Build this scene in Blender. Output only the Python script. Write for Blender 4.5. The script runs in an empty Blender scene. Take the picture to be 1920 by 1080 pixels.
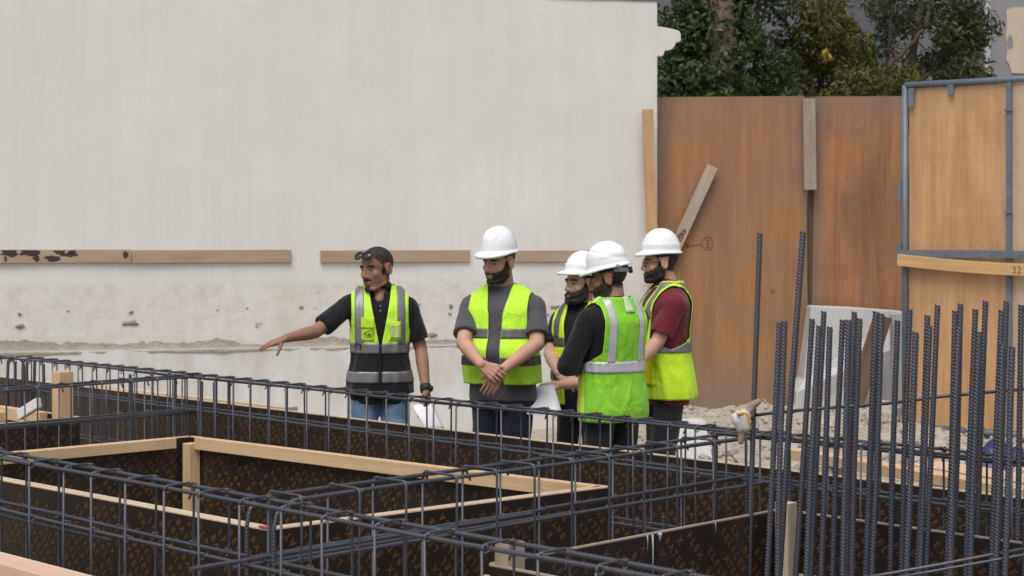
import bpy, bmesh, math, random
import numpy as np
from mathutils import Vector, Matrix, noise as mnoise

random.seed(7)
RNG = np.random.default_rng(11)
SC = bpy.context.scene
COL = SC.collection
R = math.radians

# ------------------------------------------------------------------ camera
H = 1.85          # eye height above the ground the men stand on
F = 3285.0        # focal length in pixels of the 1920 px wide photograph
HOR = 430.0       # horizon row
cam_d = bpy.data.cameras.new('camera')
cam = bpy.data.objects.new('camera', cam_d)
COL.objects.link(cam)
cam.location = (0, 0, H)
cam.rotation_euler = (R(90), 0, 0)
cam_d.sensor_width = 36.0
cam_d.lens = F / 1920 * 36.0
cam_d.shift_y = -(540 - HOR) / 1920
cam_d.clip_start = 0.1
cam_d.clip_end = 2000
cam_d.dof.use_dof = True
cam_d.dof.focus_distance = 8.2
cam_d.dof.aperture_fstop = 6.5
SC.camera = cam

# ------------------------------------------------------------------ world, sun, exposure
SUN_EL, SUN_AZ = 62.0, 197.0     # azimuth measured clockwise from +Y (north): behind the camera, to its left
world = bpy.data.worlds.new('World')
SC.world = world
world.use_nodes = True
wn = world.node_tree
wn.nodes.clear()
sky = wn.nodes.new('ShaderNodeTexSky')
sky.sky_type = 'NISHITA'
sky.sun_disc = False
sky.sun_elevation = R(SUN_EL)
sky.sun_rotation = R(SUN_AZ)
sky.air_density = 1.0
sky.dust_density = 4.0
sky.ozone_density = 1.0
bg = wn.nodes.new('ShaderNodeBackground')
bg.inputs['Strength'].default_value = 0.125
wo = wn.nodes.new('ShaderNodeOutputWorld')
hs = wn.nodes.new('ShaderNodeHueSaturation')     # a veiled, whitish sky
hs.inputs['Saturation'].default_value = 0.50
wn.links.new(sky.outputs[0], hs.inputs['Color'])
wn.links.new(hs.outputs[0], bg.inputs['Color'])
wn.links.new(bg.outputs[0], wo.inputs['Surface'])
sun_d = bpy.data.lights.new('sun', 'SUN')
sun_d.energy = 1.5
sun_d.angle = R(32)
sun_d.color = (1.0, 0.965, 0.92)
sun = bpy.data.objects.new('sun', sun_d)
COL.objects.link(sun)
_az, _el = R(SUN_AZ), R(SUN_EL)
_sd = Vector((math.sin(_az) * math.cos(_el), math.cos(_az) * math.cos(_el), math.sin(_el)))
sun.rotation_euler = _sd.to_track_quat('Z', 'Y').to_euler()
sun.location = _sd * 40
SC.view_settings.view_transform = 'Standard'
SC.view_settings.look = 'None'
SC.view_settings.gamma = 1.0
SC.view_settings.use_curve_mapping = False
SC.view_settings.exposure = 0.18

# ------------------------------------------------------------------ places
S2 = math.sqrt(0.5)
def at(u, v, Y):
    """the point that stands at depth Y behind pixel (u, v) of the photograph"""
    return Vector(((u - 960) / F * Y, Y, H - (v - HOR) / F * Y))
def AB(a, b, z=0.0):
    """site grid of the ground beams, turned 45 degrees to the view"""
    return Vector(((a + b) * S2, (b - a) * S2, z))
AX = Vector((S2, -S2, 0)); BX = Vector((S2, S2, 0)); ZX = Vector((0, 0, 1))

# ------------------------------------------------------------------ materials
def new_mat(name):
    m = bpy.data.materials.new(name)
    m.use_nodes = True
    nt = m.node_tree
    b = nt.nodes['Principled BSDF']
    return m, nt, b
def N(nt, typ, **kw):
    n = nt.nodes.new(typ)
    for k, v in kw.items():
        if k in n.inputs.keys():
            n.inputs[k].default_value = v
        else:
            setattr(n, k, v)
    return n
def coords(nt, kind='Object', scale=(1, 1, 1), loc=(0, 0, 0)):
    tc = N(nt, 'ShaderNodeTexCoord')
    mp = N(nt, 'ShaderNodeMapping')
    mp.inputs['Scale'].default_value = scale
    mp.inputs['Location'].default_value = loc
    nt.links.new(tc.outputs[kind], mp.inputs['Vector'])
    return mp.outputs[0]
def noise_fac(nt, vec, scale, detail=4, rough=0.55, lo=0.35, hi=0.65, dist=0.0):
    n = N(nt, 'ShaderNodeTexNoise')
    n.inputs['Scale'].default_value = scale
    n.inputs['Detail'].default_value = detail
    n.inputs['Roughness'].default_value = rough
    n.inputs['Distortion'].default_value = dist
    nt.links.new(vec, n.inputs['Vector'])
    r = N(nt, 'ShaderNodeMapRange')
    r.inputs['From Min'].default_value = lo
    r.inputs['From Max'].default_value = hi
    nt.links.new(n.outputs['Fac'], r.inputs['Value'])
    return r.outputs[0]
def mixc(nt, fac, a, b, mode='MIX'):
    mx = N(nt, 'ShaderNodeMix', data_type='RGBA', blend_type=mode)
    for sock, val in ((mx.inputs[0], fac), (mx.inputs[6], a), (mx.inputs[7], b)):
        if isinstance(val, (tuple, list)):
            sock.default_value = (*val, 1) if len(val) == 3 else val
        elif isinstance(val, (int, float)):
            sock.default_value = val
        else:
            nt.links.new(val, sock)
    return mx.outputs[2]
def mulf(nt, a, b, op='MULTIPLY'):
    m = N(nt, 'ShaderNodeMath', operation=op)
    for s, v in ((m.inputs[0], a), (m.inputs[1], b)):
        if isinstance(v, (int, float)): s.default_value = v
        else: nt.links.new(v, s)
    return m.outputs[0]
def bump(nt, b, fac, strength=0.3, dist=0.01):
    bp = N(nt, 'ShaderNodeBump')
    bp.inputs['Strength'].default_value = strength
    bp.inputs['Distance'].default_value = dist
    nt.links.new(fac, bp.inputs['Height'])
    nt.links.new(bp.outputs[0], b.inputs['Normal'])
def simple(name, c, rough=0.6, metal=0.0, c2=None, scale=8.0, stretch=(1, 1, 1), bscale=None, bstr=0.2, bdist=0.004, lo=.3, hi=.7, spec=None):
    m, nt, b = new_mat(name)
    b.inputs['Roughness'].default_value = rough
    b.inputs['Metallic'].default_value = metal
    if spec is not None: b.inputs['Specular IOR Level'].default_value = spec
    v = coords(nt, 'Object', stretch)
    if c2 is None:
        c2 = tuple(x * 0.82 for x in c)
    f = noise_fac(nt, v, scale, lo=lo, hi=hi)
    nt.links.new(mixc(nt, f, c, c2), b.inputs['Base Color'])
    if bscale:
        bump(nt, b, noise_fac(nt, v, bscale, lo=0, hi=1), bstr, bdist)
    return m

MAT = {}
def wood(name, c1, c2, c3, rough=0.75, g=(1.5, 34, 34)):
    m, nt, b = new_mat(name)
    b.inputs['Roughness'].default_value = rough
    oi = N(nt, 'ShaderNodeObjectInfo')
    tc = N(nt, 'ShaderNodeTexCoord')
    ad = N(nt, 'ShaderNodeVectorMath', operation='ADD')
    sc_ = N(nt, 'ShaderNodeVectorMath', operation='SCALE')
    cmb = N(nt, 'ShaderNodeCombineXYZ')
    for k in range(3): nt.links.new(oi.outputs['Random'], cmb.inputs[k])
    nt.links.new(cmb.outputs[0], sc_.inputs[0]); sc_.inputs['Scale'].default_value = 9.0
    nt.links.new(tc.outputs['Object'], ad.inputs[0]); nt.links.new(sc_.outputs[0], ad.inputs[1])
    mp = N(nt, 'ShaderNodeMapping'); mp.inputs['Scale'].default_value = g
    nt.links.new(ad.outputs[0], mp.inputs['Vector'])
    grain = noise_fac(nt, mp.outputs[0], 1.0, 6, 0.6, .3, .7, 0.6)
    mp2 = N(nt, 'ShaderNodeMapping'); mp2.inputs['Scale'].default_value = (3, 9, 9)
    nt.links.new(ad.outputs[0], mp2.inputs['Vector'])
    blot = noise_fac(nt, mp2.outputs[0], 1.0, 4, 0.6, .45, .75)
    c = mixc(nt, grain, c1, c2)
    c = mixc(nt, mulf(nt, blot, .7), c, c3)
    nt.links.new(c, b.inputs['Base Color'])
    bump(nt, b, grain, 0.25, 0.002)
    return m
MAT['timber'] = wood('timber', (.66, .47, .28), (.56, .36, .19), (.48, .30, .17))
MAT['timber_pink'] = wood('timber_pink', (.70, .45, .34), (.60, .38, .26), (.58, .40, .25))
MAT['timber_pale'] = wood('timber_pale', (.60, .50, .39), (.47, .38, .28), (.38, .30, .23))
MAT['timber_worn'] = wood('timber_worn', (.48, .37, .27), (.36, .27, .20), (.42, .36, .30))
MAT['timber_grey'] = wood('timber_grey', (.36, .29, .23), (.25, .19, .15), (.42, .36, .30))
MAT['batten'] = wood('batten', (.43, .31, .21), (.33, .235, .16), (.44, .37, .30))
MAT['batten_yellow'] = wood('batten_yellow', (.55, .35, .17), (.44, .26, .12), (.40, .25, .13))
MAT['timber_yellow'] = wood('timber_yellow', (.62, .40, .18), (.52, .31, .125), (.46, .28, .13))
MAT['timber_dark'] = wood('timber_dark', (.17, .10, .06), (.11, .065, .04), (.22, .15, .1))

def ply_orange(name, c1, c2, c3, dirt=(.20, .14, .10), edge=True, rim=.62, rimw=1.0):
    """weathered plywood sheet: local x along the width, z up"""
    m, nt, b = new_mat(name)
    b.inputs['Roughness'].default_value = 0.5
    v = coords(nt, 'Object', (7, 7, .55))
    g1 = noise_fac(nt, v, 1.0, 5, .6, .36, .64, 1.2)
    v2 = coords(nt, 'Object', (45, 45, 1.6))
    g2 = noise_fac(nt, v2, 1.0, 4, .6, .3, .7, .4)
    v3 = coords(nt, 'Object', (1.1, 1.1, .9), (3, 1, 2))
    blot = noise_fac(nt, v3, 1.6, 5, .6, .45, .72, .4)
    c = mixc(nt, g1, c1, c2)
    c = mixc(nt, mulf(nt, g2, .55), c, c3)
    c = mixc(nt, mulf(nt, blot, .72), c, dirt)
    v4 = coords(nt, 'Object', (3, 3, 3))
    kn = N(nt, 'ShaderNodeTexVoronoi'); kn.inputs['Scale'].default_value = .75
    nt.links.new(v4, kn.inputs['Vector'])
    r = N(nt, 'ShaderNodeMapRange'); r.inputs['From Min'].default_value = .035; r.inputs['From Max'].default_value = .09
    r.inputs['To Min'].default_value = .75; r.inputs['To Max'].default_value = 0
    nt.links.new(kn.outputs['Distance'], r.inputs['Value'])
    c = mixc(nt, r.outputs[0], c, (.13, .06, .03))
    sepz = N(nt, 'ShaderNodeSeparateXYZ'); tcz = N(nt, 'ShaderNodeTexCoord'); nt.links.new(tcz.outputs['Generated'], sepz.inputs[0])
    for sock, a0, a1 in ((sepz.outputs['Z'], 1 - .2 * rimw, 1.02), (sepz.outputs['X'], 1 - .14 * rimw, 1.0), (sepz.outputs['X'], .10 * rimw, .0)):
        rt = N(nt, 'ShaderNodeMapRange'); rt.inputs['From Min'].default_value = a0; rt.inputs['From Max'].default_value = a1
        nt.links.new(mulf(nt, sock, mulf(nt, mulf(nt, blot, .5, 'SUBTRACT'), .10), 'ADD'), rt.inputs['Value'])
        c = mixc(nt, mulf(nt, rt.outputs[0], rim), c, (.19, .135, .10))
    if edge:        # grime along the foot of the sheets
        sep = N(nt, 'ShaderNodeSeparateXYZ'); tc = N(nt, 'ShaderNodeTexCoord')
        nt.links.new(tc.outputs['Object'], sep.inputs[0])
        r2 = N(nt, 'ShaderNodeMapRange'); r2.inputs['From Min'].default_value = .75; r2.inputs['From Max'].default_value = .25
        nt.links.new(mulf(nt, sep.outputs['Z'], mulf(nt, blot, .25), 'SUBTRACT'), r2.inputs['Value'])
        c = mixc(nt, mulf(nt, r2.outputs[0], .75), c, (.24, .17, .12))
    nt.links.new(c, b.inputs['Base Color'])
    bump(nt, b, g2, .12, .002)
    return m
MAT['ply_brown'] = ply_orange('ply_brown', (.43, .208, .082), (.32, .148, .056), (.245, .122, .056), (.225, .142, .094))
MAT['ply_red'] = ply_orange('ply_red', (.37, .150, .050), (.225, .088, .033), (.46, .25, .125), (.165, .095, .065), False, .85, 1.25)
MAT['ply_new'] = ply_orange('ply_new', (.57, .325, .150), (.42, .205, .080), (.64, .41, .23), (.42, .235, .11), False, .25)
MAT['ply_pale'] = ply_orange('ply_pale', (.60, .44, .28), (.48, .32, .185), (.64, .49, .34), (.40, .29, .19), False, .2)

def wall_mat():
    m, nt, b = new_mat('wall_render')
    b.inputs['Roughness'].default_value = .85
    tc = N(nt, 'ShaderNodeTexCoord')
    sep = N(nt, 'ShaderNodeSeparateXYZ'); nt.links.new(tc.outputs['Object'], sep.inputs[0])
    z = sep.outputs['Z']
    streak = noise_fac(nt, coords(nt, 'Object', (5.5, 5.5, .22)), 1.0, 6, .62, .44, .78, .3)
    streak2 = noise_fac(nt, coords(nt, 'Object', (16, 16, .5), (4, 0, 1)), 1.0, 4, .6, .5, .8, .3)
    big = noise_fac(nt, coords(nt, 'Object', (.7, .7, .5)), 1.0, 4, .55, .35, .65)
    mott = noise_fac(nt, coords(nt, 'Object', (1, 1, 1)), 9.0, 6, .65, .42, .75)
    cloud0 = noise_fac(nt, coords(nt, 'Object', (1, 1, .5), (1, 8, 4)), .9, 4, .6, .42, .66)
    c = mixc(nt, big, (.690, .680, .648), (.730, .720, .690))
    c = mixc(nt, mulf(nt, streak, .17), c, (.50, .45, .38))
    c = mixc(nt, mulf(nt, mulf(nt, streak2, cloud0), .34), c, (.50, .43, .34))
    cloud = noise_fac(nt, coords(nt, 'Object', (1, 1, .8), (7, 3, 1)), 2.2, 7, .68, .45, .75, .6)
    c = mixc(nt, mulf(nt, cloud, .14), c, (.56, .53, .47))
    # the lower coat, below about 1.35 m: rawer, stained and pitted
    low = N(nt, 'ShaderNodeMapRange'); low.inputs['From Min'].default_value = 1.42; low.inputs['From Max'].default_value = 1.30
    wob = mulf(nt, mulf(nt, mott, .06), z, 'ADD')
    nt.links.new(wob, low.inputs['Value'])
    c_low = mixc(nt, mott, (.69, .67, .64), (.575, .53, .47))
    c_low = mixc(nt, mulf(nt, streak, .42), c_low, (.54, .44, .34))
    c = mixc(nt, mulf(nt, low.outputs[0], .78), c, c_low)
    # rust-brown tide line at the joint of the two coats
    tide = N(nt, 'ShaderNodeMapRange'); tide.inputs['From Min'].default_value = .0; tide.inputs['From Max'].default_value = .055
    tide.inputs['To Min'].default_value = 1; tide.inputs['To Max'].default_value = 0
    nt.links.new(mulf(nt, mulf(nt, wob, 1.365, 'SUBTRACT'), 0, 'ABSOLUTE'), tide.inputs['Value'])
    c = mixc(nt, mulf(nt, mulf(nt, tide.outputs[0], mott), .5), c, (.48, .37, .26))
    # pits and patches of bare mortar
    pit = N(nt, 'ShaderNodeTexVoronoi'); pit.inputs['Scale'].default_value = 4.2; pit.inputs['Randomness'].default_value = 1
    dv = N(nt, 'ShaderNodeVectorMath', operation='ADD')
    nz = N(nt, 'ShaderNodeTexNoise'); nz.inputs['Scale'].default_value = 14; nt.links.new(tc.outputs['Object'], nz.inputs['Vector'])
    sc_ = N(nt, 'ShaderNodeVectorMath', operation='SCALE'); sc_.inputs['Scale'].default_value = .16
    nt.links.new(nz.outputs['Color'], sc_.inputs[0])
    nt.links.new(tc.outputs['Object'], dv.inputs[0]); nt.links.new(sc_.outputs[0], dv.inputs[1])
    nt.links.new(dv.outputs[0], pit.inputs['Vector'])
    pr = N(nt, 'ShaderNodeMapRange'); pr.inputs['From Min'].default_value = .06; pr.inputs['From Max'].default_value = .12
    pr.inputs['To Min'].default_value = 1; pr.inputs['To Max'].default_value = 0
    nt.links.new(pit.outputs['Distance'], pr.inputs['Value'])
    sel = noise_fac(nt, coords(nt, 'Object', (1, 1, 1), (9, 2, 5)), 2.3, 2, .5, .46, .54)
    pf = mulf(nt, mulf(nt, pr.outputs[0], sel), low.outputs[0])
    c = mixc(nt, mulf(nt, pf, .75), c, (.30, .25, .20))
    spk = noise_fac(nt, coords(nt, 'Object', (1, 1, 1), (2, 2, 2)), 70, 3, .6, .66, .72)
    c = mixc(nt, mulf(nt, mulf(nt, spk, low.outputs[0]), .5), c, (.30, .25, .2))
    nt.links.new(c, b.inputs['Base Color'])
    hgt = mulf(nt, mulf(nt, mott, mulf(nt, low.outputs[0], .25, 'ADD')), mulf(nt, pf, -2.0), 'ADD')
    bump(nt, b, hgt, .25, .007)
    return m
MAT['wall'] = wall_mat()
MAT['wall_base'] = simple('wall_base', (.69, .685, .67), .85, c2=(.55, .52, .47), scale=3.2, stretch=(1.6, 1.6, .6), bscale=22, bstr=.3, bdist=.006, lo=.35, hi=.75)
MAT['scuff'] = simple('scuff', (.30, .285, .27), .9, c2=(.42, .40, .38), scale=30)
MAT['mortar'] = simple('mortar', (.385, .345, .29), .95, c2=(.275, .24, .195), scale=6, bscale=40, bstr=.8, bdist=.02)
def ground_mat():
    m, nt, b = new_mat('dusty_ground')
    b.inputs['Roughness'].default_value = .95
    f = noise_fac(nt, coords(nt), 1.3, 6, .6, .35, .65)
    g = noise_fac(nt, coords(nt), 16, 6, .7, .35, .7)
    c = mixc(nt, f, (.46, .41, .34), (.36, .315, .255))
    c = mixc(nt, mulf(nt, g, .5), c, (.30, .26, .21))
    nt.links.new(c, b.inputs['Base Color'])
    bump(nt, b, g, .6, .02)
    return m
MAT['ground'] = ground_mat()
MAT['stone'] = simple('stone', (.52, .48, .425), .92, c2=(.31, .275, .235), scale=7, bscale=30, bstr=.6, bdist=.01)
MAT['rubble'] = simple('rubble', (.47, .42, .35), .95, c2=(.29, .255, .21), scale=5, bscale=40, bstr=.6, bdist=.01)
MAT['concrete'] = simple('concrete', (.50, .50, .50), .85, c2=(.40, .39, .38), scale=4, bscale=40, bstr=.25)
MAT['slab'] = simple('slab', (.20, .20, .22), .8, c2=(.14, .14, .155), scale=3, bscale=30, bstr=.2)
MAT['steel'] = simple('rebar_steel', (.090, .099, .122), .48, .5, c2=(.118, .084, .068), scale=9, lo=.50, hi=.72, bscale=160, bstr=.25, bdist=.001)
MAT['wire'] = simple('tie_wire', (.20, .19, .18), .5, .6)
MAT['film_ply'] = simple('film_faced_plywood', (.0205, .0140, .0105), .42, c2=(.034, .026, .021), scale=2.2, lo=.5, hi=.8, bscale=60, bstr=.1, bdist=.001)
MAT['print'] = simple('orange_print', (.142, .070, .022), .5, c2=(.095, .049, .018), scale=5, lo=.25, hi=.75)
MAT['ply_edge'] = wood('ply_edge', (.70, .56, .40), (.60, .46, .31), (.52, .40, .28))
MAT['grey_paint'] = simple('grey_blue_paint', (.155, .19, .225), .5, .15, c2=(.115, .14, .165), scale=9, bscale=50, bstr=.1)
MAT['bark'] = simple('bark', (.13, .095, .07), .9, c2=(.08, .06, .045), scale=6, stretch=(4, 4, 1), bscale=18, bstr=.6, bdist=.02)
MAT['palm_bark'] = simple('palm_bark', (.26, .19, .14), .9, c2=(.14, .10, .075), scale=7, bscale=20, bstr=.7, bdist=.02)
MAT['building'] = simple('grey_render', (.27, .27, .285), .85, c2=(.235, .235, .25), scale=1.2, bscale=20, bstr=.15)
MAT['building_far'] = simple('blue_grey_render', (.145, .15, .17), .85, c2=(.12, .125, .14), scale=.8)
MAT['beige'] = simple('beige_plaster', (.56, .47, .36), .85, c2=(.50, .42, .32), scale=3)
MAT['dark_stain'] = simple('dark_stain', (.05, .04, .035), .85)
def leaf_mat(name, cols):
    m, nt, b = new_mat(name)
    b.inputs['Roughness'].default_value = .55
    b.inputs['Specular IOR Level'].default_value = .35
    geo = N(nt, 'ShaderNodeNewGeometry')
    rp = N(nt, 'ShaderNodeValToRGB')
    el = rp.color_ramp.elements
    while len(el) < len(cols): el.new(.5)
    for i, (p, c) in enumerate(cols):
        el[i].position = p; el[i].color = (*c, 1)
    nt.links.new(geo.outputs['Random Per Island'], rp.inputs[0])
    nt.links.new(rp.outputs[0], b.inputs['Base Color'])
    tr = N(nt, 'ShaderNodeBsdfTranslucent'); nt.links.new(rp.outputs[0], tr.inputs['Color'])
    mx = N(nt, 'ShaderNodeMixShader'); mx.inputs[0].default_value = .22
    nt.links.new(b.outputs[0], mx.inputs[1]); nt.links.new(tr.outputs[0], mx.inputs[2])
    nt.links.new(mx.outputs[0], nt.nodes['Material Output'].inputs['Surface'])
    return m
MAT['leaf_dark'] = leaf_mat('leaf_dark', [(0, (.035, .062, .024)), (.6, (.062, .105, .036)), (1, (.11, .155, .048))])
MAT['leaf_olive'] = leaf_mat('leaf_olive', [(0, (.05, .064, .02)), (.5, (.105, .115, .028)), (.88, (.20, .18, .034)), (1, (.32, .235, .04))])
MAT['leaf_deep'] = leaf_mat('leaf_deep', [(0, (.034, .055, .023)), (.7, (.062, .086, .032)), (1, (.13, .12, .04))])
MAT['leaf_yellow'] = leaf_mat('leaf_yellow', [(0, (.40, .31, .04)), (1, (.55, .42, .08))])
MAT['white'] = simple('white_paper', (.80, .80, .83), .7, c2=(.74, .74, .78), scale=4)
MAT['sheet'] = simple('white_sheet', (.62, .62, .62), .6, c2=(.54, .53, .51), scale=4)
MAT['blue_tarp'] = simple('blue_tarpaulin', (.03, .035, .16), .45, c2=(.02, .024, .11), scale=5, bscale=12, bstr=.5, bdist=.02)
MAT['red'] = simple('red_paint', (.46, .10, .085), .6)
MAT['glove'] = simple('glove_knit', (.62, .59, .56), .9, c2=(.50, .46, .42), scale=14, bscale=120, bstr=.4, bdist=.002)
MAT['glove_yellow'] = simple('glove_yellow', (.62, .38, .06), .8, c2=(.52, .30, .05), scale=14)
MAT['glove_brown'] = simple('glove_brown', (.34, .27, .21), .9, c2=(.26, .20, .15), scale=14)
MAT['ink'] = simple('pencil_ink', (.215, .11, .055), .8)
MAT['ink_red'] = simple('crayon_ink', (.14, .05, .04), .8)

# ------------------------------------------------------------------ mesh helpers
def tag(o, label=None, cat=None, group=None, kind=None):
    if label: o['label'] = label
    if cat: o['category'] = cat
    if group: o['group'] = group
    if kind: o['kind'] = kind
    return o
def link(name, me, mat=None, parent=None, smooth=False):
    o = bpy.data.objects.new(name, me)
    COL.objects.link(o)
    if mat is not None:
        for m in (mat if isinstance(mat, (list, tuple)) else [mat]):
            me.materials.append(MAT[m] if isinstance(m, str) else m)
    if parent is not None: o.parent = parent
    if smooth and len(me.polygons):
        me.polygons.foreach_set('use_smooth', [True] * len(me.polygons))
    return o
def empty(name, loc=(0, 0, 0), rz=0.0):
    o = bpy.data.objects.new(name, None)
    COL.objects.link(o)
    o.location = loc; o.rotation_euler = (0, 0, rz)
    o.empty_display_size = .1
    return o
class MB:
    """collects shapes for one mesh"""
    def __init__(s): s.v = []; s.f = []; s.m = []
    def add(s, vs, fs, mi=0):
        k = len(s.v)
        s.v.extend([tuple(p) for p in vs])
        s.f.extend([tuple(i + k for i in f) for f in fs]); s.m.extend([mi] * len(fs))
    def box(s, c, hx, hy, hz, mi=0):
        """box from a centre and three half vectors"""
        c, hx, hy, hz = Vector(c), Vector(hx), Vector(hy), Vector(hz)
        vs = [c + hx * a + hy * b + hz * d for d in (-1, 1) for b in (-1, 1) for a in (-1, 1)]
        fs = [(0, 2, 3, 1), (4, 5, 7, 6), (0, 1, 5, 4), (2, 6, 7, 3), (0, 4, 6, 2), (1, 3, 7, 5)]
        if hx.cross(hy).dot(hz) < 0: fs = [f[::-1] for f in fs]
        s.add(vs, fs, mi)
    def bar(s, p0, p1, w, h, up=ZX, mi=0):
        """box beam between two points, w across, h along up"""
        p0, p1 = Vector(p0), Vector(p1)
        d = p1 - p0; dn = d.normalized()
        sd = dn.cross(Vector(up)).normalized(); u2 = sd.cross(dn).normalized()
        s.box((p0 + p1) / 2, d / 2, sd * w / 2, u2 * h / 2, mi)
    def tube(s, pts, r, n=8, mi=0, caps=True):
        pts = [Vector(p) for p in pts]
        rr = r if isinstance(r, (list, tuple, np.ndarray)) else [r] * len(pts)
        up = None; vs = []
        for i, p in enumerate(pts):
            t = (pts[min(i + 1, len(pts) - 1)] - pts[max(i - 1, 0)]).normalized()
            if up is None:
                up = Vector((0, 0, 1)) if abs(t.z) < .9 else Vector((1, 0, 0))
            x = t.cross(up).normalized(); up = x.cross(t).normalized()
            for k in range(n):
                a = 2 * math.pi * k / n
                vs.append(p + (x * math.cos(a) + up * math.sin(a)) * rr[i])
        fs = []
        for i in range(len(pts) - 1):
            for k in range(n):
                k2 = (k + 1) % n
                fs.append((i * n + k, i * n + k2, (i + 1) * n + k2, (i + 1) * n + k))
        if caps:
            fs.append(tuple(range(n))[::-1]); fs.append(tuple((len(pts) - 1) * n + k for k in range(n)))
        s.add(vs, fs, mi)
    def ribbed(s, pts, r, pitch=.012, n=8, rib=.13, slant=.9, mi=0):
        """deformed reinforcing bar: slanted ribs on a round bar along a polyline"""
        P = np.array([tuple(p) for p in pts]); seg = np.linalg.norm(np.diff(P, axis=0), axis=1)
        cum = np.concatenate([[0], np.cumsum(seg)]); L = cum[-1]
        cnt = max(2, int(L / pitch))
        base = np.arange(cnt)[:, None] * (L / cnt) + np.array([0, .42, .54, .88])[None, :] * (L / cnt)
        ts = np.concatenate([base.ravel(), [L]])
        rad = np.concatenate([np.tile([r, r, r * (1 + rib), r * (1 + rib)], cnt), [r]])
        C = np.stack([np.interp(ts, cum, P[:, k]) for k in range(3)], 1)
        T = np.gradient(C, axis=0); T /= np.linalg.norm(T, axis=1)[:, None] + 1e-12
        ref = np.array([0, 0, 1.0]) if abs(T[0, 2]) < .8 else np.array([.3, 1.0, 0])
        X = np.cross(T, ref); X /= np.linalg.norm(X, axis=1)[:, None]
        U = np.cross(X, T)
        a = 2 * math.pi * np.arange(n) / n
        V = C[:, None, :] + (X[:, None, :] * np.cos(a)[None, :, None] + U[:, None, :] * np.sin(a)[None, :, None]) * rad[:, None, None]
        sl = slant * r * np.cos(a - .6)                          # slanted ribs
        amp = np.ones(len(ts)); amp[:2] = 0; amp[-2:] = 0
        V = V + T[:, None, :] * (sl[None, :, None] * amp[:, None, None])
        k0 = len(s.v); s.v.extend(map(tuple, V.reshape(-1, 3)))
        m = len(ts)
        i = np.arange(m - 1)[:, None] * n; k = np.arange(n)[None, :]; k2 = (k + 1) % n
        q = np.stack([i + k, i + k2, i + n + k2, i + n + k], -1).reshape(-1, 4) + k0
        s.f.extend(map(tuple, q.tolist())); s.m.extend([mi] * len(q))
        for e, rv in ((0, True), (m - 1, False)):                 # flat sawn ends with their own rim
            k1 = len(s.v); s.v.extend(map(tuple, V[e]))
            g = tuple(range(k1, k1 + n)); s.f.append(g[::-1] if rv else g); s.m.append(mi)
    def build(s, name, mat=None, parent=None, smooth=False):
        me = bpy.data.meshes.new(name)
        me.from_pydata(s.v, [], s.f)
        o = link(name, me, mat, parent, smooth)
        if any(s.m): me.polygons.foreach_set('material_index', s.m)
        me.update()
        return o
def bevel(o, w=.003, seg=2):
    m = o.modifiers.new('bevel', 'BEVEL'); m.width = w; m.segments = seg; m.limit_method = 'ANGLE'
    return o
def timber(name, p0, p1, w, h, mat='timber', parent=None, up=ZX, bev=.003, warp=0.0):
    """a sawn timber as its own object, length along local x so that the grain follows it"""
    p0, p1 = Vector(p0), Vector(p1)
    d = p1 - p0; L = d.length; dn = d.normalized()
    sd = Vector(up).cross(dn).normalized(); u2 = dn.cross(sd).normalized()
    n = 14 if warp else 1
    mb = MB(); vs = []; fs = []
    for i in range(n + 1):
        x = (i / n - .5) * L; b_ = -warp * math.sin(math.pi * i / n)
        for (yy, zz) in ((-1, -1), (1, -1), (1, 1), (-1, 1)):
            vs.append((x, yy * w / 2, zz * h / 2 + b_))
    for i in range(n):
        for k in range(4):
            k2 = (k + 1) % 4
            fs.append((i * 4 + k, (i + 1) * 4 + k, (i + 1) * 4 + k2, i * 4 + k2))
    fs.append((0, 1, 2, 3)); fs.append((n * 4 + 3, n * 4 + 2, n * 4 + 1, n * 4))
    mb.add(vs, fs)
    o = mb.build(name, mat)
    bm = bmesh.new(); bm.from_mesh(o.data); bmesh.ops.recalc_face_normals(bm, faces=bm.faces); bm.to_mesh(o.data); bm.free()
    M = Matrix((dn, sd, u2)).transposed().to_4x4(); M.translation = (p0 + p1) / 2
    if parent is not None:
        o.parent = parent
        M = Matrix.Translation(-Vector(parent.location)) @ M if not any(parent.rotation_euler) else parent.matrix_basis.inverted() @ M
    o.matrix_local = M
    if bev: bevel(o, bev)
    return o
def new_eval(o):
    bpy.context.view_layer.update()
    dg = bpy.context.evaluated_depsgraph_get()
    return bpy.data.meshes.new_from_object(o.evaluated_get(dg))
def acc(o):
    t = Vector((0, 0, 0))
    while o is not None:
        t += Vector(o.location); o = o.parent
    return t
def wpart(mb, name, mat, parent, smooth=False):
    """a part whose shape is given in world coordinates, under an unrotated thing"""
    o = mb.build(name, mat, parent, smooth)
    o.location = -acc(parent)
    return o
def wtimber(name, p0, p1, w, h, mat, parent, **k):
    t = acc(parent)
    o = timber(name, Vector(p0) - t, Vector(p1) - t, w, h, mat, None, **k)
    M = o.matrix_basis.copy(); o.parent = parent; o.matrix_local = M
    return o

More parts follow.
